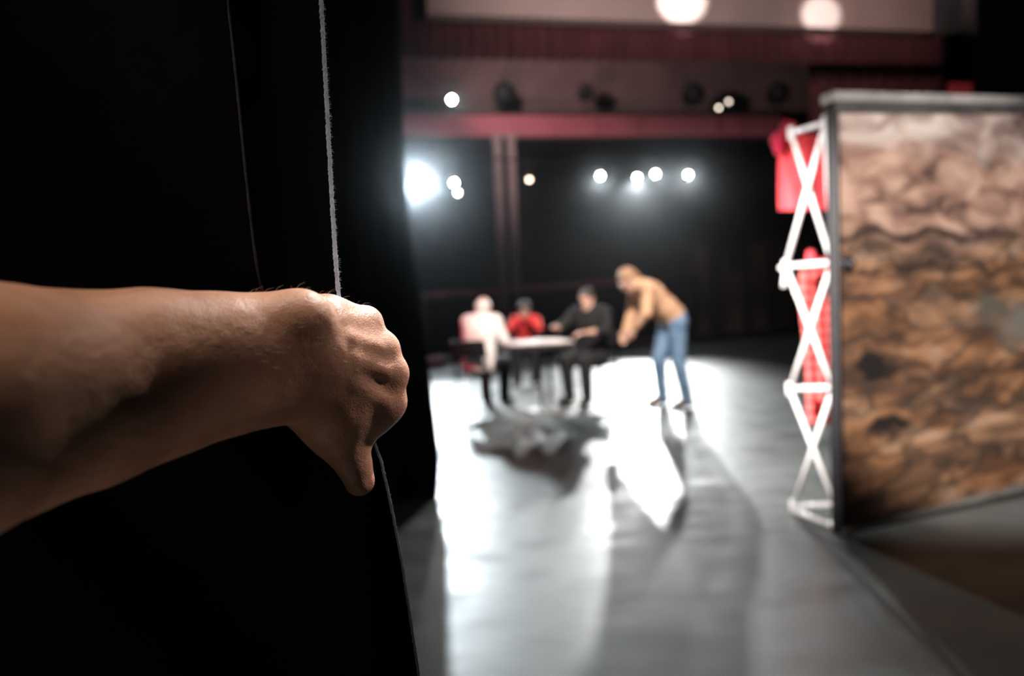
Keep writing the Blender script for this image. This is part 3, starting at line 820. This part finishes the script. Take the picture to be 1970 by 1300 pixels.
for i, (x, y, a, lb) in enumerate(((-0.22, -0.18, 12, 'white script sheet on the table edge near the person in the pale jumper'), (0.13, -0.20, -18, 'white script sheet on the table by the forearms of the person in black'), (-0.02, 0.12, 40, 'white script sheet on the table in front of the person in red'))):
    q = TT @ Matrix.Translation((x, y, TZ + 0.001)) @ Matrix.Rotation(R(a), 4, 'Z')
    c = q.translation
    mb = MB(); mb.grid(lambda u, v: q @ V(((u - .5) * 0.21, (v - .5) * 0.297, 0.003 + 0.006 * (u - .5) ** 2 * 4 * v)), 6, 6)
    tag(mb.build('paper_sheet', M['paper'], origin=c, thick=0.002), lb, 'paper', 'script sheets on the table')

def chair(loc, rotz, label):
    t = thing('stage_chair', label, 'chair', loc, rotz, 'black chairs at the table')
    T = Matrix.Translation(loc) @ Matrix.Rotation(rotz, 4, 'Z')       # sitter faces local +y
    def b(mb, name): return mb.build(name, M['matte'], t)
    mb = MB().grid(lambda u, v: T @ V(((u - .5) * .43, (v - .5) * .42, 0.445 - 0.018 * math.cos((u - .5) * 3.1) * math.cos((v - .5) * 3.1))), 8, 8)
    mb.build('seat', M['matte'], t, thick=0.028)
    mb = MB().grid(lambda u, v: T @ V(((u - .5) * .44, -0.235 - 0.04 * v - 0.035 * math.sin(math.pi * u), 0.62 + 0.20 * v)), 10, 5)
    mb.build('backrest', M['matte'], t, thick=0.022)
    for s in (-1, 1):
        b(MB().tube([T @ V((s*.19, .19, .44)), T @ V((s*.205, .215, 0))], .013, 8), 'leg')
        b(MB().tube([T @ V((s*.19, -.19, .44)), T @ V((s*.205, -.235, 0))], .013, 8), 'leg')
        b(MB().tube([T @ V((s*.20, -.19, .43)), T @ V((s*.205, -.215, .60)), T @ V((s*.205, -.262, .82))], .012, 8), 'back_post')
        b(MB().tube([T @ V((s*.196, .2, .2)), T @ V((s*.196, -.21, .2))], .008, 6), 'stretcher')
    return t

# pink cloth bag left at the far edge of the stage
pk = ground(838, 708)
b = Body(0.012)
b.ell(pk + V((0, 0, .11)), (.20, .15, .11), k=.05).ell(pk + V((.07, 0, .17)), (.09, .09, .08), k=.06).ell(pk + V((-.12, .02, .09)), (.11, .11, .09), k=.05).plane(pk + V((0, 0, .003)), (0, 0, -1))
tag(b.build('cloth_bundle', mat('dusty pink cloth', (0.85, 0.42, 0.52), .85, noise=.15, nscale=12), origin=pk), 'dusty pink cloth bundle lying at the far stage edge by the black leg', 'cloth')

# ================================================================== PEOPLE
def nrm(v): v = np.array(v, float); return v / np.linalg.norm(v)
def hand_into(B, wr, d, n, side, r=1.0, curl=0.5):
    """palm, four unequal bent fingers and a thumb; d = finger direction, n = palm facing, side = towards the thumb"""
    wr = np.array(wr, float); d = nrm(d); n = nrm(np.array(n) - d * np.dot(n, d)); s = nrm(np.cross(d, n)) * side
    c = wr + d * 0.05
    B.ell(c, (0.048, 0.040, 0.017), rot=(d, s, n), k=0.02)
    for i, (o, L) in enumerate(((0.030, 0.072), (0.010, 0.080), (-0.010, 0.074), (-0.029, 0.058))):
        a = wr + d * (0.088 - 0.004 * abs(i - 1)) + s * o
        d1 = nrm(d + n * curl * 0.8 + s * o * 2); d2 = nrm(d + n * (curl * 2.2) + s * o)
        m1 = a + d1 * L * 0.55; e = m1 + d2 * L * 0.45
        B.cap(wr + d * 0.06 + s * o * 0.9, a, 0.011, 0.0105, k=0.010).cap(a, m1, 0.0098, 0.0088, k=0.006).cap(m1, e, 0.0088, 0.0078, k=0.005)
    a = wr + d * 0.03 + s * 0.034 + n * 0.008; m1 = a + nrm(d * .6 + s * .7 + n * .5) * 0.036; e = m1 + nrm(d * .9 + s * .2 + n * .5) * 0.03
    B.cap(wr + d * 0.012 + s * 0.012, a, 0.017, 0.014, k=0.014).cap(a, m1, 0.0125, 0.0105, k=0.008).cap(m1, e, 0.0105, 0.0085, k=0.006)

def person(label, loc, rotz, J, look, girth=1.0):
    g = girth
    A = {k: np.array(v, float) for k, v in J.items()}
    T = Matrix.Translation(loc) @ Matrix.Rotation(rotz, 4, 'Z')
    fd = nrm(A['face']); hu = nrm(A.get('headup', np.array((0, 0, 1.0))) - fd * np.dot(A.get('headup', np.array((0, 0, 1.0))), fd)); hs = np.cross(fd, hu)
    hc = A['head']
    H = lambda x, y, z: hc + hs * x + fd * y + hu * z
    B = Body(0.0075)
    # head with a face
    B.ell(H(0, -.012, .025), (.074, .094, .088), rot=(hs, fd, hu), k=.03)
    B.ell(H(0, .022, -.045), (.058, .068, .075), rot=(hs, fd, hu), k=.04)
    B.cap(H(0, .070, -.092), H(0, .060, -.098), .024, .028, k=.03)
    B.cap(H(0, .090, .012), H(0, .104, -.028), .009, .013, k=.012)
    for s in (-1, 1):
        B.ell(H(s*.076, -.012, -.012), (.012, .022, .034), rot=(hs, fd, hu), k=.008)
        B.ell(H(s*.031, .090, .010), (.017, .012, .011), rot=(hs, fd, hu), k=.010, cut=True)
        B.ell(H(s*.031, .077, .010), (.013, .013, .012), rot=(hs, fd, hu), k=.004)
        B.cap(H(s*.014, .090, .030), H(s*.048, .076, .030), .008, .008, k=.012)
        B.cap(H(0, .092, -.060), H(s*.020, .084, -.059), .007, .006, k=.006)
    B.cap(H(0, -.025, -.07), A['neck'], .052*g, .058*g, k=.03)
    ch, pe = A['chest'], A['pel']
    for s, q in ((-1, 'L'), (1, 'R')):
        sh, el, wr = A['sh'+q], A['el'+q], A['wr'+q]
        B.cap(A['neck'], sh*.8 + A['neck']*.2, .052*g, .050*g, k=.05)
        B.cap(ch, sh, .09*g, .052*g, k=.06)
        B.cap(sh, el, .050*g, .039*g, k=.03).cap(el, el*.6 + wr*.4, .039*g, .036*g, k=.02).cap(el*.6 + wr*.4, wr, .036*g, .025, k=.02)
        hand_into(B, wr, A['hd'+q], A['hn'+q], A.get('ts'+q, np.array([1.0 if s < 0 else -1.0]))[0], curl=J.get('curl', [.5])[0])
        hp, kn, an, to = A['hip'+q], A['kn'+q], A['an'+q], A['to'+q]
        B.cap(pe, hp, .10*g, .088*g, k=.06).cap(hp, kn, .082*g, .055*g, k=.04).cap(kn, kn*.65 + an*.35, .055*g, .053*g, k=.02).cap(kn*.65 + an*.35, an, .053*g, .036, k=.02)
        B.cap(an, to, .036, .028, k=.03)
    tr = [(A['neck']*.45 + ch*.55, ch, .105*g, .125*g), (ch, ch*.4 + pe*.6, .125*g, .115*g), (ch*.4 + pe*.6, pe, .115*g, .125*g)]
    sx = nrm(A['shR'] - A['shL'])
    for a, b, ra, rb in tr:
        for o in (-.055, .055): B.cap(a + sx*o*g, b + sx*o*g, ra*.88, rb*.88, k=.05)
    M4 = np.array(T)
    body = B.build('person', look['skin'], origin=loc, mtx=M4)
    tag(body, label, 'person')
    pl = body
    # top: jumper or shirt over trunk and arms
    e = .013
    C = Body(0.010)
    for a, b, ra, rb in tr:
        for o in (-.055, .055): C.cap(a + sx*o*g, b + sx*o*g, ra*.88 + e, rb*.88 + e, k=.05)
    for q in 'LR':
        sh, el, wr = A['sh'+q], A['el'+q], A['wr'+q]
        sl = look.get('sleeve', 1.0)
        C.cap(A['neck'], sh*.8 + A['neck']*.2, .054*g + e*.4, .050*g + e, k=.05).cap(ch, sh, .09*g + e, .052*g + e, k=.06)
        C.cap(sh, el, .050*g + e*1.2, .040*g + e*1.3, k=.03)
        if sl > .5: C.cap(el, el + (wr - el)*(sl*.95 - .03), .040*g + e*1.3, .030 + e, k=.02)
    C.cap(A['neck'], A['neck']*.9 + hc*.1, .060*g + e*.4, .058*g + e*.4, k=.02)
    for q in 'LR': C.cap(pe, A['hip'+q]*.9 + pe*.1, .105*g + e, .088*g + e, k=.05)
    up = nrm(ch - pe)
    C.plane(pe - up*look.get('hem', .06), -up)
    C.build(look['top'], look['topmat'], body, origin=loc, mtx=M4)
    # trousers
    D = Body(0.010)
    for q in 'LR':
        hp, kn, an = A['hip'+q], A['kn'+q], A['an'+q]
        D.cap(pe, hp, .108*g + e*.5, .098*g + e*.6, k=.06).cap(hp, kn, .094*g + e*.7, .064*g + e*.9, k=.03).cap(kn, an, .064*g + e*.8, .050 + e*1.1, k=.02)
    D.cap(pe, pe + up*.06, .11*g, .105*g, k=.05)
    for o in (-.05, .05): D.cap(pe + sx*o, pe + sx*o + up*.07, .112*g, .108*g, k=.04)
    D.build(look['legs'], look['legmat'], body, origin=loc, mtx=M4)
    for q in 'LR':
        an, to = A['an'+q], A['to'+q]
        f = nrm(np.array((to[0]-an[0], to[1]-an[1], 0))); z = min(an[2], to[2])
        E = Body(0.0075)
        heel = an - f*.03 + np.array((0, 0, -.035)); toe = to + f*.03
        E.cap(heel, toe, .040, .033, k=.02).cap(an, heel, .046, .040, k=.02).cap(an*.5 + to*.5, to, .045, .037, k=.02)
        if abs(an[2] - .085) < .03 and to[2] < .06: E.plane((0, 0, .002), (0, 0, -1))
        E.build('shoe', look['shoemat'], body, origin=loc, mtx=M4)
    # hair
    Hh = Body(0.0075)
    for kind, c, r, k in look['hair']:
        Hh.ell(H(*c), r, rot=(hs, fd, hu), k=k, cut=(kind == 'cut'))
    Hh.build('hair', look['hairmat'], body, origin=loc, mtx=M4)
    if look.get('glasses'):
        mb = MB()
        Tn = lambda p: T @ V(p)
        for s in (-1, 1):
            c = H(s*.032, .104, .008)
            mb.tube([Tn(c + hs*.023*math.cos(t) + hu*.020*math.sin(t)) for t in np.linspace(0, 6.283, 17)], .0022, 6)
            mb.tube([Tn(c + hs*s*.023), Tn(H(s*.078, .02, .010))], .002, 6)
        mb.tube([Tn(H(-.009, .106, .012)), Tn(H(.009, .106, .012))], .0022, 6)
        mb.build('glasses', M['chrome'], body)
    return body

SHORT = [('add', (0, -.020, .036), (.083, .098, .090), .02), ('add', (0, -.075, -.02), (.066, .045, .065), .03), ('cut', (0, .085, -.035), (.085, .070, .085), .01)]
BALD = [('add', (0, -.030, .012), (.086, .094, .074), .02), ('add', (0, -.078, -.02), (.066, .040, .055), .03), ('cut', (0, .080, .0), (.10, .085, .12), .01), ('cut', (0, .0, .125), (.06, .07, .05), .01)]
FULLH = [('add', (0, -.026, .040), (.089, .104, .094), .02), ('add', (0, -.085, -.03), (.078, .050, .085), .03), ('cut', (0, .090, -.035), (.075, .070, .085), .01)]
M['white_knit'] = mat('cream knit', (0.84, 0.78, 0.74), .85, noise=.08, nscale=20, bump=.3, bscale=120)
M['tan_knit'] = mat('tan corduroy', (0.56, 0.33, 0.20), .85, noise=.12, nscale=10, bump=.3, bscale=90)
M['denim'] = mat('blue denim', (0.075, 0.145, 0.25), .8, noise=.35, nscale=7, color2=(0.20, 0.32, 0.46), bump=.2, bscale=200)
M['darkcloth'] = mat('black cotton', (0.008, 0.008, 0.009), .85, noise=.2, nscale=12)
M['redtop'] = mat('red hooded jumper', (0.72, 0.035, 0.035), .8, noise=.1, nscale=12)
M['dkhair'] = mat('dark brown hair', (0.035, 0.022, 0.016), .55, noise=.3, nscale=60, bump=.4, bscale=150)
M['brhair'] = mat('light brown hair', (0.30, 0.17, 0.10), .5, noise=.3, nscale=60, bump=.4, bscale=150)
M['grhair'] = mat('white hair', (0.72, 0.68, 0.64), .6, noise=.12, nscale=60, bump=.4, bscale=150)
M['shoe'] = mat('dark leather', (0.02, 0.016, 0.014), .45, noise=.2, nscale=20)
M['brshoe'] = mat('brown leather', (0.10, 0.055, 0.035), .5, noise=.25, nscale=20)

def seated(lean=0.05, hy=0.0):
    return dict(pel=(0, -.02, .52), chest=(0, .00 + lean, .90), neck=(0, .03 + lean*1.7, 1.065), head=(0, .06 + lean*2.1, 1.185), face=(0, 1, -.12),
        shL=(-.185, .01 + lean*1.5, 1.015), shR=(.185, .01 + lean*1.5, 1.015),
        elL=(-.25, .12 + lean, .78), elR=(.25, .12 + lean, .78), wrL=(-.13, .36, .72), wrR=(.13, .36, .72),
        hdL=(.3, 1, -.1), hdR=(-.3, 1, -.1), hnL=(0, 0, -1), hnR=(0, 0, -1), tsL=[-1.0], tsR=[1.0],
        hipL=(-.095, .02, .52), hipR=(.095, .02, .52), knL=(-.14, .44, .51), knR=(.13, .44, .51),
        anL=(-.13, .40, .085), anR=(.14, .36, .085), toL=(-.15, .54, .035), toR=(.16, .50, .035))

# the person seen from behind in a pale jumper
pl_ = ground(926, 785); pl_.z = 0
ra = R(-24)
J = seated(.06)
person('white-haired person in a cream jumper seated at the table, back turned', pl_, ra, J,
       dict(skin=M['skin'], top='jumper', topmat=M['white_knit'], legs='trousers', legmat=M['darkcloth'], shoemat=M['shoe'], hair=BALD, hairmat=M['grhair'], hem=.09), 1.12)
chair(pl_, ra, 'black chair under the person in the cream jumper')
# the person in red on the far side
pr_ = ground(1016, 738); pr_.z = 0
rb = R(176)
J = seated(.14)
J.update(head=(0, .30, 1.10), neck=(0, .23, 1.0), chest=(0, .13, .86), face=(0, 1, -.5), shL=(-.165, .19, .95), shR=(.165, .19, .95),
         elL=(-.21, .40, .845), elR=(.21, .40, .845), wrL=(-.045, .43, 1.00), wrR=(.045, .43, 1.00), hdL=(.12, -.1, 1), hdR=(-.12, -.1, 1),
         hnL=(1, .1, 0), hnR=(-1, .1, 0))
person('person in a red hooded top leaning on the table with hands clasped at the chin', pr_, rb, J,
       dict(skin=M['skin'], top='hooded_top', topmat=M['redtop'], legs='trousers', legmat=M['darkcloth'], shoemat=M['shoe'], hair=FULLH, hairmat=M['dkhair']), .92)
chair(pr_, rb, 'black chair behind the table under the person in red')
# the person in black
pb_ = ground(1146, 768); pb_.z = 0
rc = R(142)
J = seated(.05)
J.update(head=(0, .13, 1.235), neck=(0, .09, 1.11), chest=(0, .05, .94), pel=(0, -.02, .53), shL=(-.215, .07, 1.055), shR=(.215, .07, 1.055), face=(-.05, 1, -.28),
         elL=(-.30, .20, .86), elR=(.34, .22, .88), wrL=(-.17, .44, .845), wrR=(.25, .46, .90), hdL=(.5, .8, 0), hdR=(-.45, .8, .35), hnL=(0, 0, -1), hnR=(-.3, 0, -1))
person('dark-haired person in a black shirt with rolled sleeves seated facing the table', pb_, rc, J,
       dict(skin=M['skin'], top='shirt', topmat=M['darkcloth'], legs='trousers', legmat=M['darkcloth'], shoemat=M['shoe'], hair=SHORT, hairmat=M['dkhair'], sleeve=.55), 1.12)
chair(pb_, rc, 'black chair under the person in the black shirt')
# the person bending forward
pw_ = ground(1296, 784); pw_.z = 0
J = dict(pel=(0, -.02, 1.00), chest=(0, .25, 1.25), neck=(0, .39, 1.37), head=(0, .50, 1.415), face=(-.1, .72, -.72), headup=(0, .75, .66),
         shL=(-.18, .34, 1.32), shR=(.18, .34, 1.32), elL=(-.22, .40, 1.06), elR=(.22, .36, 1.06), wrL=(-.13, .50, .90), wrR=(.17, .47, .86),
         hdL=(.1, .45, -.85), hdR=(-.1, .35, -.9), hnL=(1, 0, .1), hnR=(-1, 0, .1), tsL=[-1.0], tsR=[1.0],
         hipL=(-.09, -.02, .95), hipR=(.09, -.02, .95), knL=(-.10, -.02, .52), knR=(.12, .10, .52), anL=(-.09, -.12, .085), anR=(.22, .02, .085), toL=(-.10, .02, .035), toR=(.24, .15, .035))
person('person in a tan jumper and blue jeans bending forward over the stage beside the table', pw_, R(104), J,
       dict(skin=M['skin'], top='jumper', topmat=M['tan_knit'], legs='jeans', legmat=M['denim'], shoemat=M['brshoe'], hair=FULLH, hairmat=M['brhair'], glasses=True, hem=.0), 1.05)

# ================================================================== THE HELD CURTAIN
EDGE = [(583, -550), (615, 0), (625, 180), (633, 330), (641, 470), (648, 560), (660, 640), (680, 740), (712, 838), (730, 885), (745, 950), (757, 1010), (772, 1090), (803, 1300), (850, 1640)]
EDD = 0.472
def edge_at(y):
    return P(np.interp(y, [p[1] for p in EDGE], [p[0] for p in EDGE]), y, EDD)
def smooth(a, b, x):
    t = min(1, max(0, (x - a) / (b - a))); return t * t * (3 - 2 * t)
def curtain_depth(s, y):
    D = 0.065 * (1 - math.exp(-s / 0.07)) + 0.02 * smooth(.2, .5, s) + 0.035 * math.sin((s - 0.2) * 17) * smooth(.16, .4, s)
    f0 = 0.051 + 0.014 * (560 - max(0, min(900, y))) / 560
    k = smooth(700, 520, y)
    D -= 0.030 * smooth(f0 - .002, f0 + .004, s) * k * (1 - smooth(f0 + .03, f0 + .16, s))
    D += 0.008 * math.sin(y / 140.0 + s * 20) * smooth(0.02, 0.15, s)
    # gathered towards the fist
    g_ = math.exp(-((y - 700) / 150.0) ** 2)
    D += g_ * 0.012 * math.sin(s * 130) * math.exp(-s / .09)
    return D
def curtain_pt(u, v):
    # v: 0 at the floor, 1 high above; the framed stretch gets most rows
    if v < 0.2: y = None; t = v / 0.2
    elif v > 0.8: y = None; t = (v - 0.8) / 0.2
    if 0.2 <= v <= 0.8:
        y = 1420 - (v - 0.2) / 0.6 * (1420 + 120); e = edge_at(y)
    elif v < 0.2:
        e1 = edge_at(1420); y = 1420
        e = V((e1.x + 0.03 * (1 - t), e1.y + 0.02 * (1 - t), 0.015 + (e1.z - 0.015) * t))
    else:
        e1 = edge_at(-120); y = -120
        e = e1 + V((0, 0, (6.0 - e1.z) * t))
    s = (u ** 1.7) * 1.9
    D = curtain_depth(s, y)
    return V((e.x - s, e.y + D, e.z))
NU, NV = 150, 150
o = MB().grid(curtain_pt, NU, NV).build('front_curtain', M['velvet'], origin=V((0.1, .49, 0.0)), thick=0.0025)
tag(o, 'black velvet curtain held aside by the outstretched hand', 'curtain')
front = o
def hem(y0, y1, rad, name, material, off=0.0012):
    n = int(abs(y1 - y0) / 3)
    pts, rr = [], []
    for i in range(n + 1):
        y = y0 + (y1 - y0) * i / n
        p = edge_at(y) + V((off + RNG.normal() * 0.00012, -0.001 + RNG.normal() * .0001, 0))
        pts.append(p); rr.append(rad * (1 + 0.10 * RNG.normal()))
    e1 = pts[-1]
    for i in range(1, 61):
        t = i / 60
        pts.append(e1 + (V((0, 0, (5.98 - e1.z) * t)) if y1 < y0 else V((0.03 * t, 0.02 * t, (0.02 - e1.z) * t)))); rr.append(rad)
    mb = MB().tube(pts, [max(rad * .5, r) for r in rr], 7)
    for i in RNG.randint(0, n, n * 2):
        q = pts[i] + V((0, 0, RNG.normal() * .001)); v = V(RNG.normal(0, 1, 3)); v.x = abs(v.x); v.normalize()
        mb.tube([q, q + v * rad * 1.5 + V((0, 0, RNG.normal() * .0004)), q + v * rad * RNG.uniform(1.6, 2.6)], [.00010, .00008, .00003], 3, caps=False)
    return mb.build(name, material, front)
hem(600, -120, 0.0015, 'hem', M['hem'])['label'] = 'frayed upper edge, rim light in its pale colour'
hem(800, 1419, 0.0010, 'hem', M['hem_low'])['label'] = 'lower edge, faint rim light in its grey colour'

pts = []  # thin tube whose grey tone paints the rim light on the fold
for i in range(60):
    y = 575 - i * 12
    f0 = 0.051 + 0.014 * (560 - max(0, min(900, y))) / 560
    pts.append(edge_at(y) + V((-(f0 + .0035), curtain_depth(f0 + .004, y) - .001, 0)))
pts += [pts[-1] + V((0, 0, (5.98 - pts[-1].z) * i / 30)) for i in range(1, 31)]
MB().tube(pts, [.0011 * (1 + .1 * RNG.normal()) for _ in pts], 7).build('fold_rim_light', M['worn'], front)['label'] = 'edge of the next fold, rim light in its grey colour'

# ================================================================== THE ARM AND HAND
def PX(px, py, d): return np.array(P(px, py, d))
upv = np.array(UP)
A = Body(0.0021)
ST = [(-330, 845, .245, .052, .047), (-120, 800, .275, .0545, .047), (0, 773, .302, .0530, .046), (150, 752, .336, .0500, .044), (290, 723, .367, .0442, .039),
      (400, 703, .389, .0383, .034), (500, 690, .408, .0350, .029), (565, 686, .420, .0345, .0255), (610, 688, .430, .0325, .023)]
for a, b in zip(ST, ST[1:]):
    A.tube2(PX(*a[:3]), PX(*b[:3]), (a[3], a[4]), (b[3], b[4]), upv, k=.003)
# upper arm running back past the photographer's side
A.cap(PX(-330, 850, .245), np.array((-.34, -.02, 1.12)), .050, .056, k=.02).cap(np.array((-.34, -.02, 1.12)), np.array((-.30, -.22, 1.22)), .056, .06, k=.03)
# ulna head, radius end, forearm ridges
A.ell(PX(583, 611, .4000), (.0150, .0135, .0125), k=.008)
A.cap(PX(588, 620, .4020), PX(600, 672, .4085), .0105, .0075, k=.010)
A.cap(PX(300, 648, .354), PX(560, 620, .403), .0180, .0125, k=.026)
A.cap(PX(250, 778, .346), PX(560, 744, .409), .0175, .0145, k=.030)
A.cap(PX(330, 700, .358), PX(600, 672, .409), .012, .0090, k=.026)
# carpus
A.ell(PX(632, 690, .434), (.026, .034, .0195), k=.02)
# metacarpals, knuckles, fingers
MC = [((634, 606, .428), (700, 622, .446), .0125, .0108), ((630, 640, .424), (731, 672, .447), .0125, .0113), ((628, 682, .424), (747, 718, .449), .0125, .0119), ((622, 722, .428), (742, 772, .453), .0130, .0114)]
for (a, b, ra_, rb_) in MC:
    A.cap(PX(*a), PX(*b), ra_, rb_ * .90, k=.014)
for (a, b, ra_, rb_) in MC:
    A.cap(PX(b[0], b[1], b[2] - .001), PX(b[0] + 3, b[1], b[2] + .006), rb_, rb_ * 1.0, k=.005)
# extensor tendons over the back of the hand
for (pts, r) in ((((612, 628, .4085), (650, 622, .4150), (694, 618, .4345)), .0028), (((612, 640, .4085), (668, 652, .4145), (724, 668, .4335)), .0030),
                 (((612, 664, .409), (672, 690, .4150), (740, 714, .4355)), .0032), (((612, 686, .411), (672, 730, .4195), (738, 772, .4395)), .0030)):
    for a, b in zip(pts, pts[1:]): A.cap(PX(a[0], a[1], a[2] - .0012), PX(b[0], b[1], b[2] - .0012), r, r * .95, k=.0065)
# veins
for pts in ([(520, 668, .3880), (556, 690, .3945), (590, 682, .4035), (630, 704, .4120)], [(640, 640, .4115), (676, 668, .4155), (700, 692, .4230), (712, 742, .4330)], [(380, 640, .355), (430, 662, .364), (470, 650, .373), (520, 668, .3880)], [(650, 600, .4150), (690, 640, .4280)]):
    for a, b in zip(pts, pts[1:]): A.cap(PX(*a), PX(*b), .0019, .0019, k=.0045)
A.cap(PX(685, 706, .4400), PX(722, 744, .4515), .0095, .0085, k=.012)
# first web and thenar mass, thumb reaching down the curtain
A.cap(PX(650, 765, .443), PX(718, 776, .457), .0165, .0100, k=.022)
A.cap(PX(612, 752, .438), PX(640, 800, .445), .021, .0185, k=.02)
A.cap(PX(584, 772, .446), PX(634, 822, .448), .0150, .0140, k=.016)
A.cap(PX(640, 795, .446), PX(655, 844, .450), .0180, .0130, k=.012)
A.cap(PX(655, 844, .450), PX(681, 893, .453), .0128, .0112, k=.008)
A.ell(PX(670, 872, .4480), (.0118, .0118, .0115), k=.006)
A.cap(PX(681, 893, .453), PX(692, 925, .455), .0112, .0102, k=.004)
A.cap(PX(668, 798, .447), PX(694, 798, .453), .0135, .0088, k=.024)
A.cap(PX(670, 822, .452), PX(704, 804, .456), .0090, .0085, k=.016)
# fingers closing round the edge behind the curtain
FG = [((703, 622, .452), (694, 634, .494), (655, 640, .503), (640, 648, .492), .0088), ((733, 672, .453), (726, 680, .499), (682, 684, .510), (662, 690, .496), .0096),
      ((749, 718, .455), (742, 726, .502), (696, 732, .514), (676, 736, .499), .0099), ((745, 772, .459), (736, 780, .503), (696, 788, .512), (678, 786, .499), .0097)]
for a, b, c, d, r in FG:
    A.cap(PX(*a), PX(*b), r * 1.15, r * 1.05, k=.006).cap(PX(*b), PX(*c), r * 1.05, r * .95, k=.004).cap(PX(*c), PX(*d), r * .93, r * .82, k=.004)
arm = A.build('person', M['skin_arm'], origin=P(650, 700, .43), relax=2)
tag(arm, 'bare outstretched arm with its fist gripping the edge of the black curtain', 'person')
# fine hairs along the top of the wrist and forearm
dg_ = bpy.context.evaluated_depsgraph_get()
me = arm.data
co = np.empty(len(me.vertices) * 3, np.float32); me.vertices.foreach_get('co', co); co = co.reshape(-1, 3) + np.array(arm.location)
no = np.empty(len(me.vertices) * 3, np.float32); me.vertices.foreach_get('normal', no); no = no.reshape(-1, 3)
rel = co - np.array(CAM)
dep = rel @ np.array(FW); pxs = CX + FPX * (rel @ np.array(RT)) / dep; pys = CY - FPX * (rel @ np.array(UP)) / dep
sel = np.where((pxs > 470) & (pxs < 715) & (pys < 745) & (dep < .46) & ((no @ np.array(FW)) < .35))[0]
mb = MB()
along = np.array(RT) * .9 + np.array(UP) * .1
for i in RNG.choice(sel, 130, replace=False):
    p, n = co[i], no[i]
    if pxs[i] > 640 and RNG.rand() < .6: continue
    L = RNG.uniform(.0025, .0065)
    t = along + RNG.normal(0, .45, 3); t -= n * (t @ n); t /= np.linalg.norm(t) + 1e-9
    q1 = p + n * L * .35 + t * L * .45; q2 = p + n * L * .5 + t * L
    mb.tube([p - n * .0003, q1, q2], [.00005, .00004, .00002], 4, caps=False)
hair = mb.build('arm_hair', mat('fair arm hair', (.75, .60, .45), .4, noise=.2, nscale=100), arm)
hair['kind'] = 'stuff'
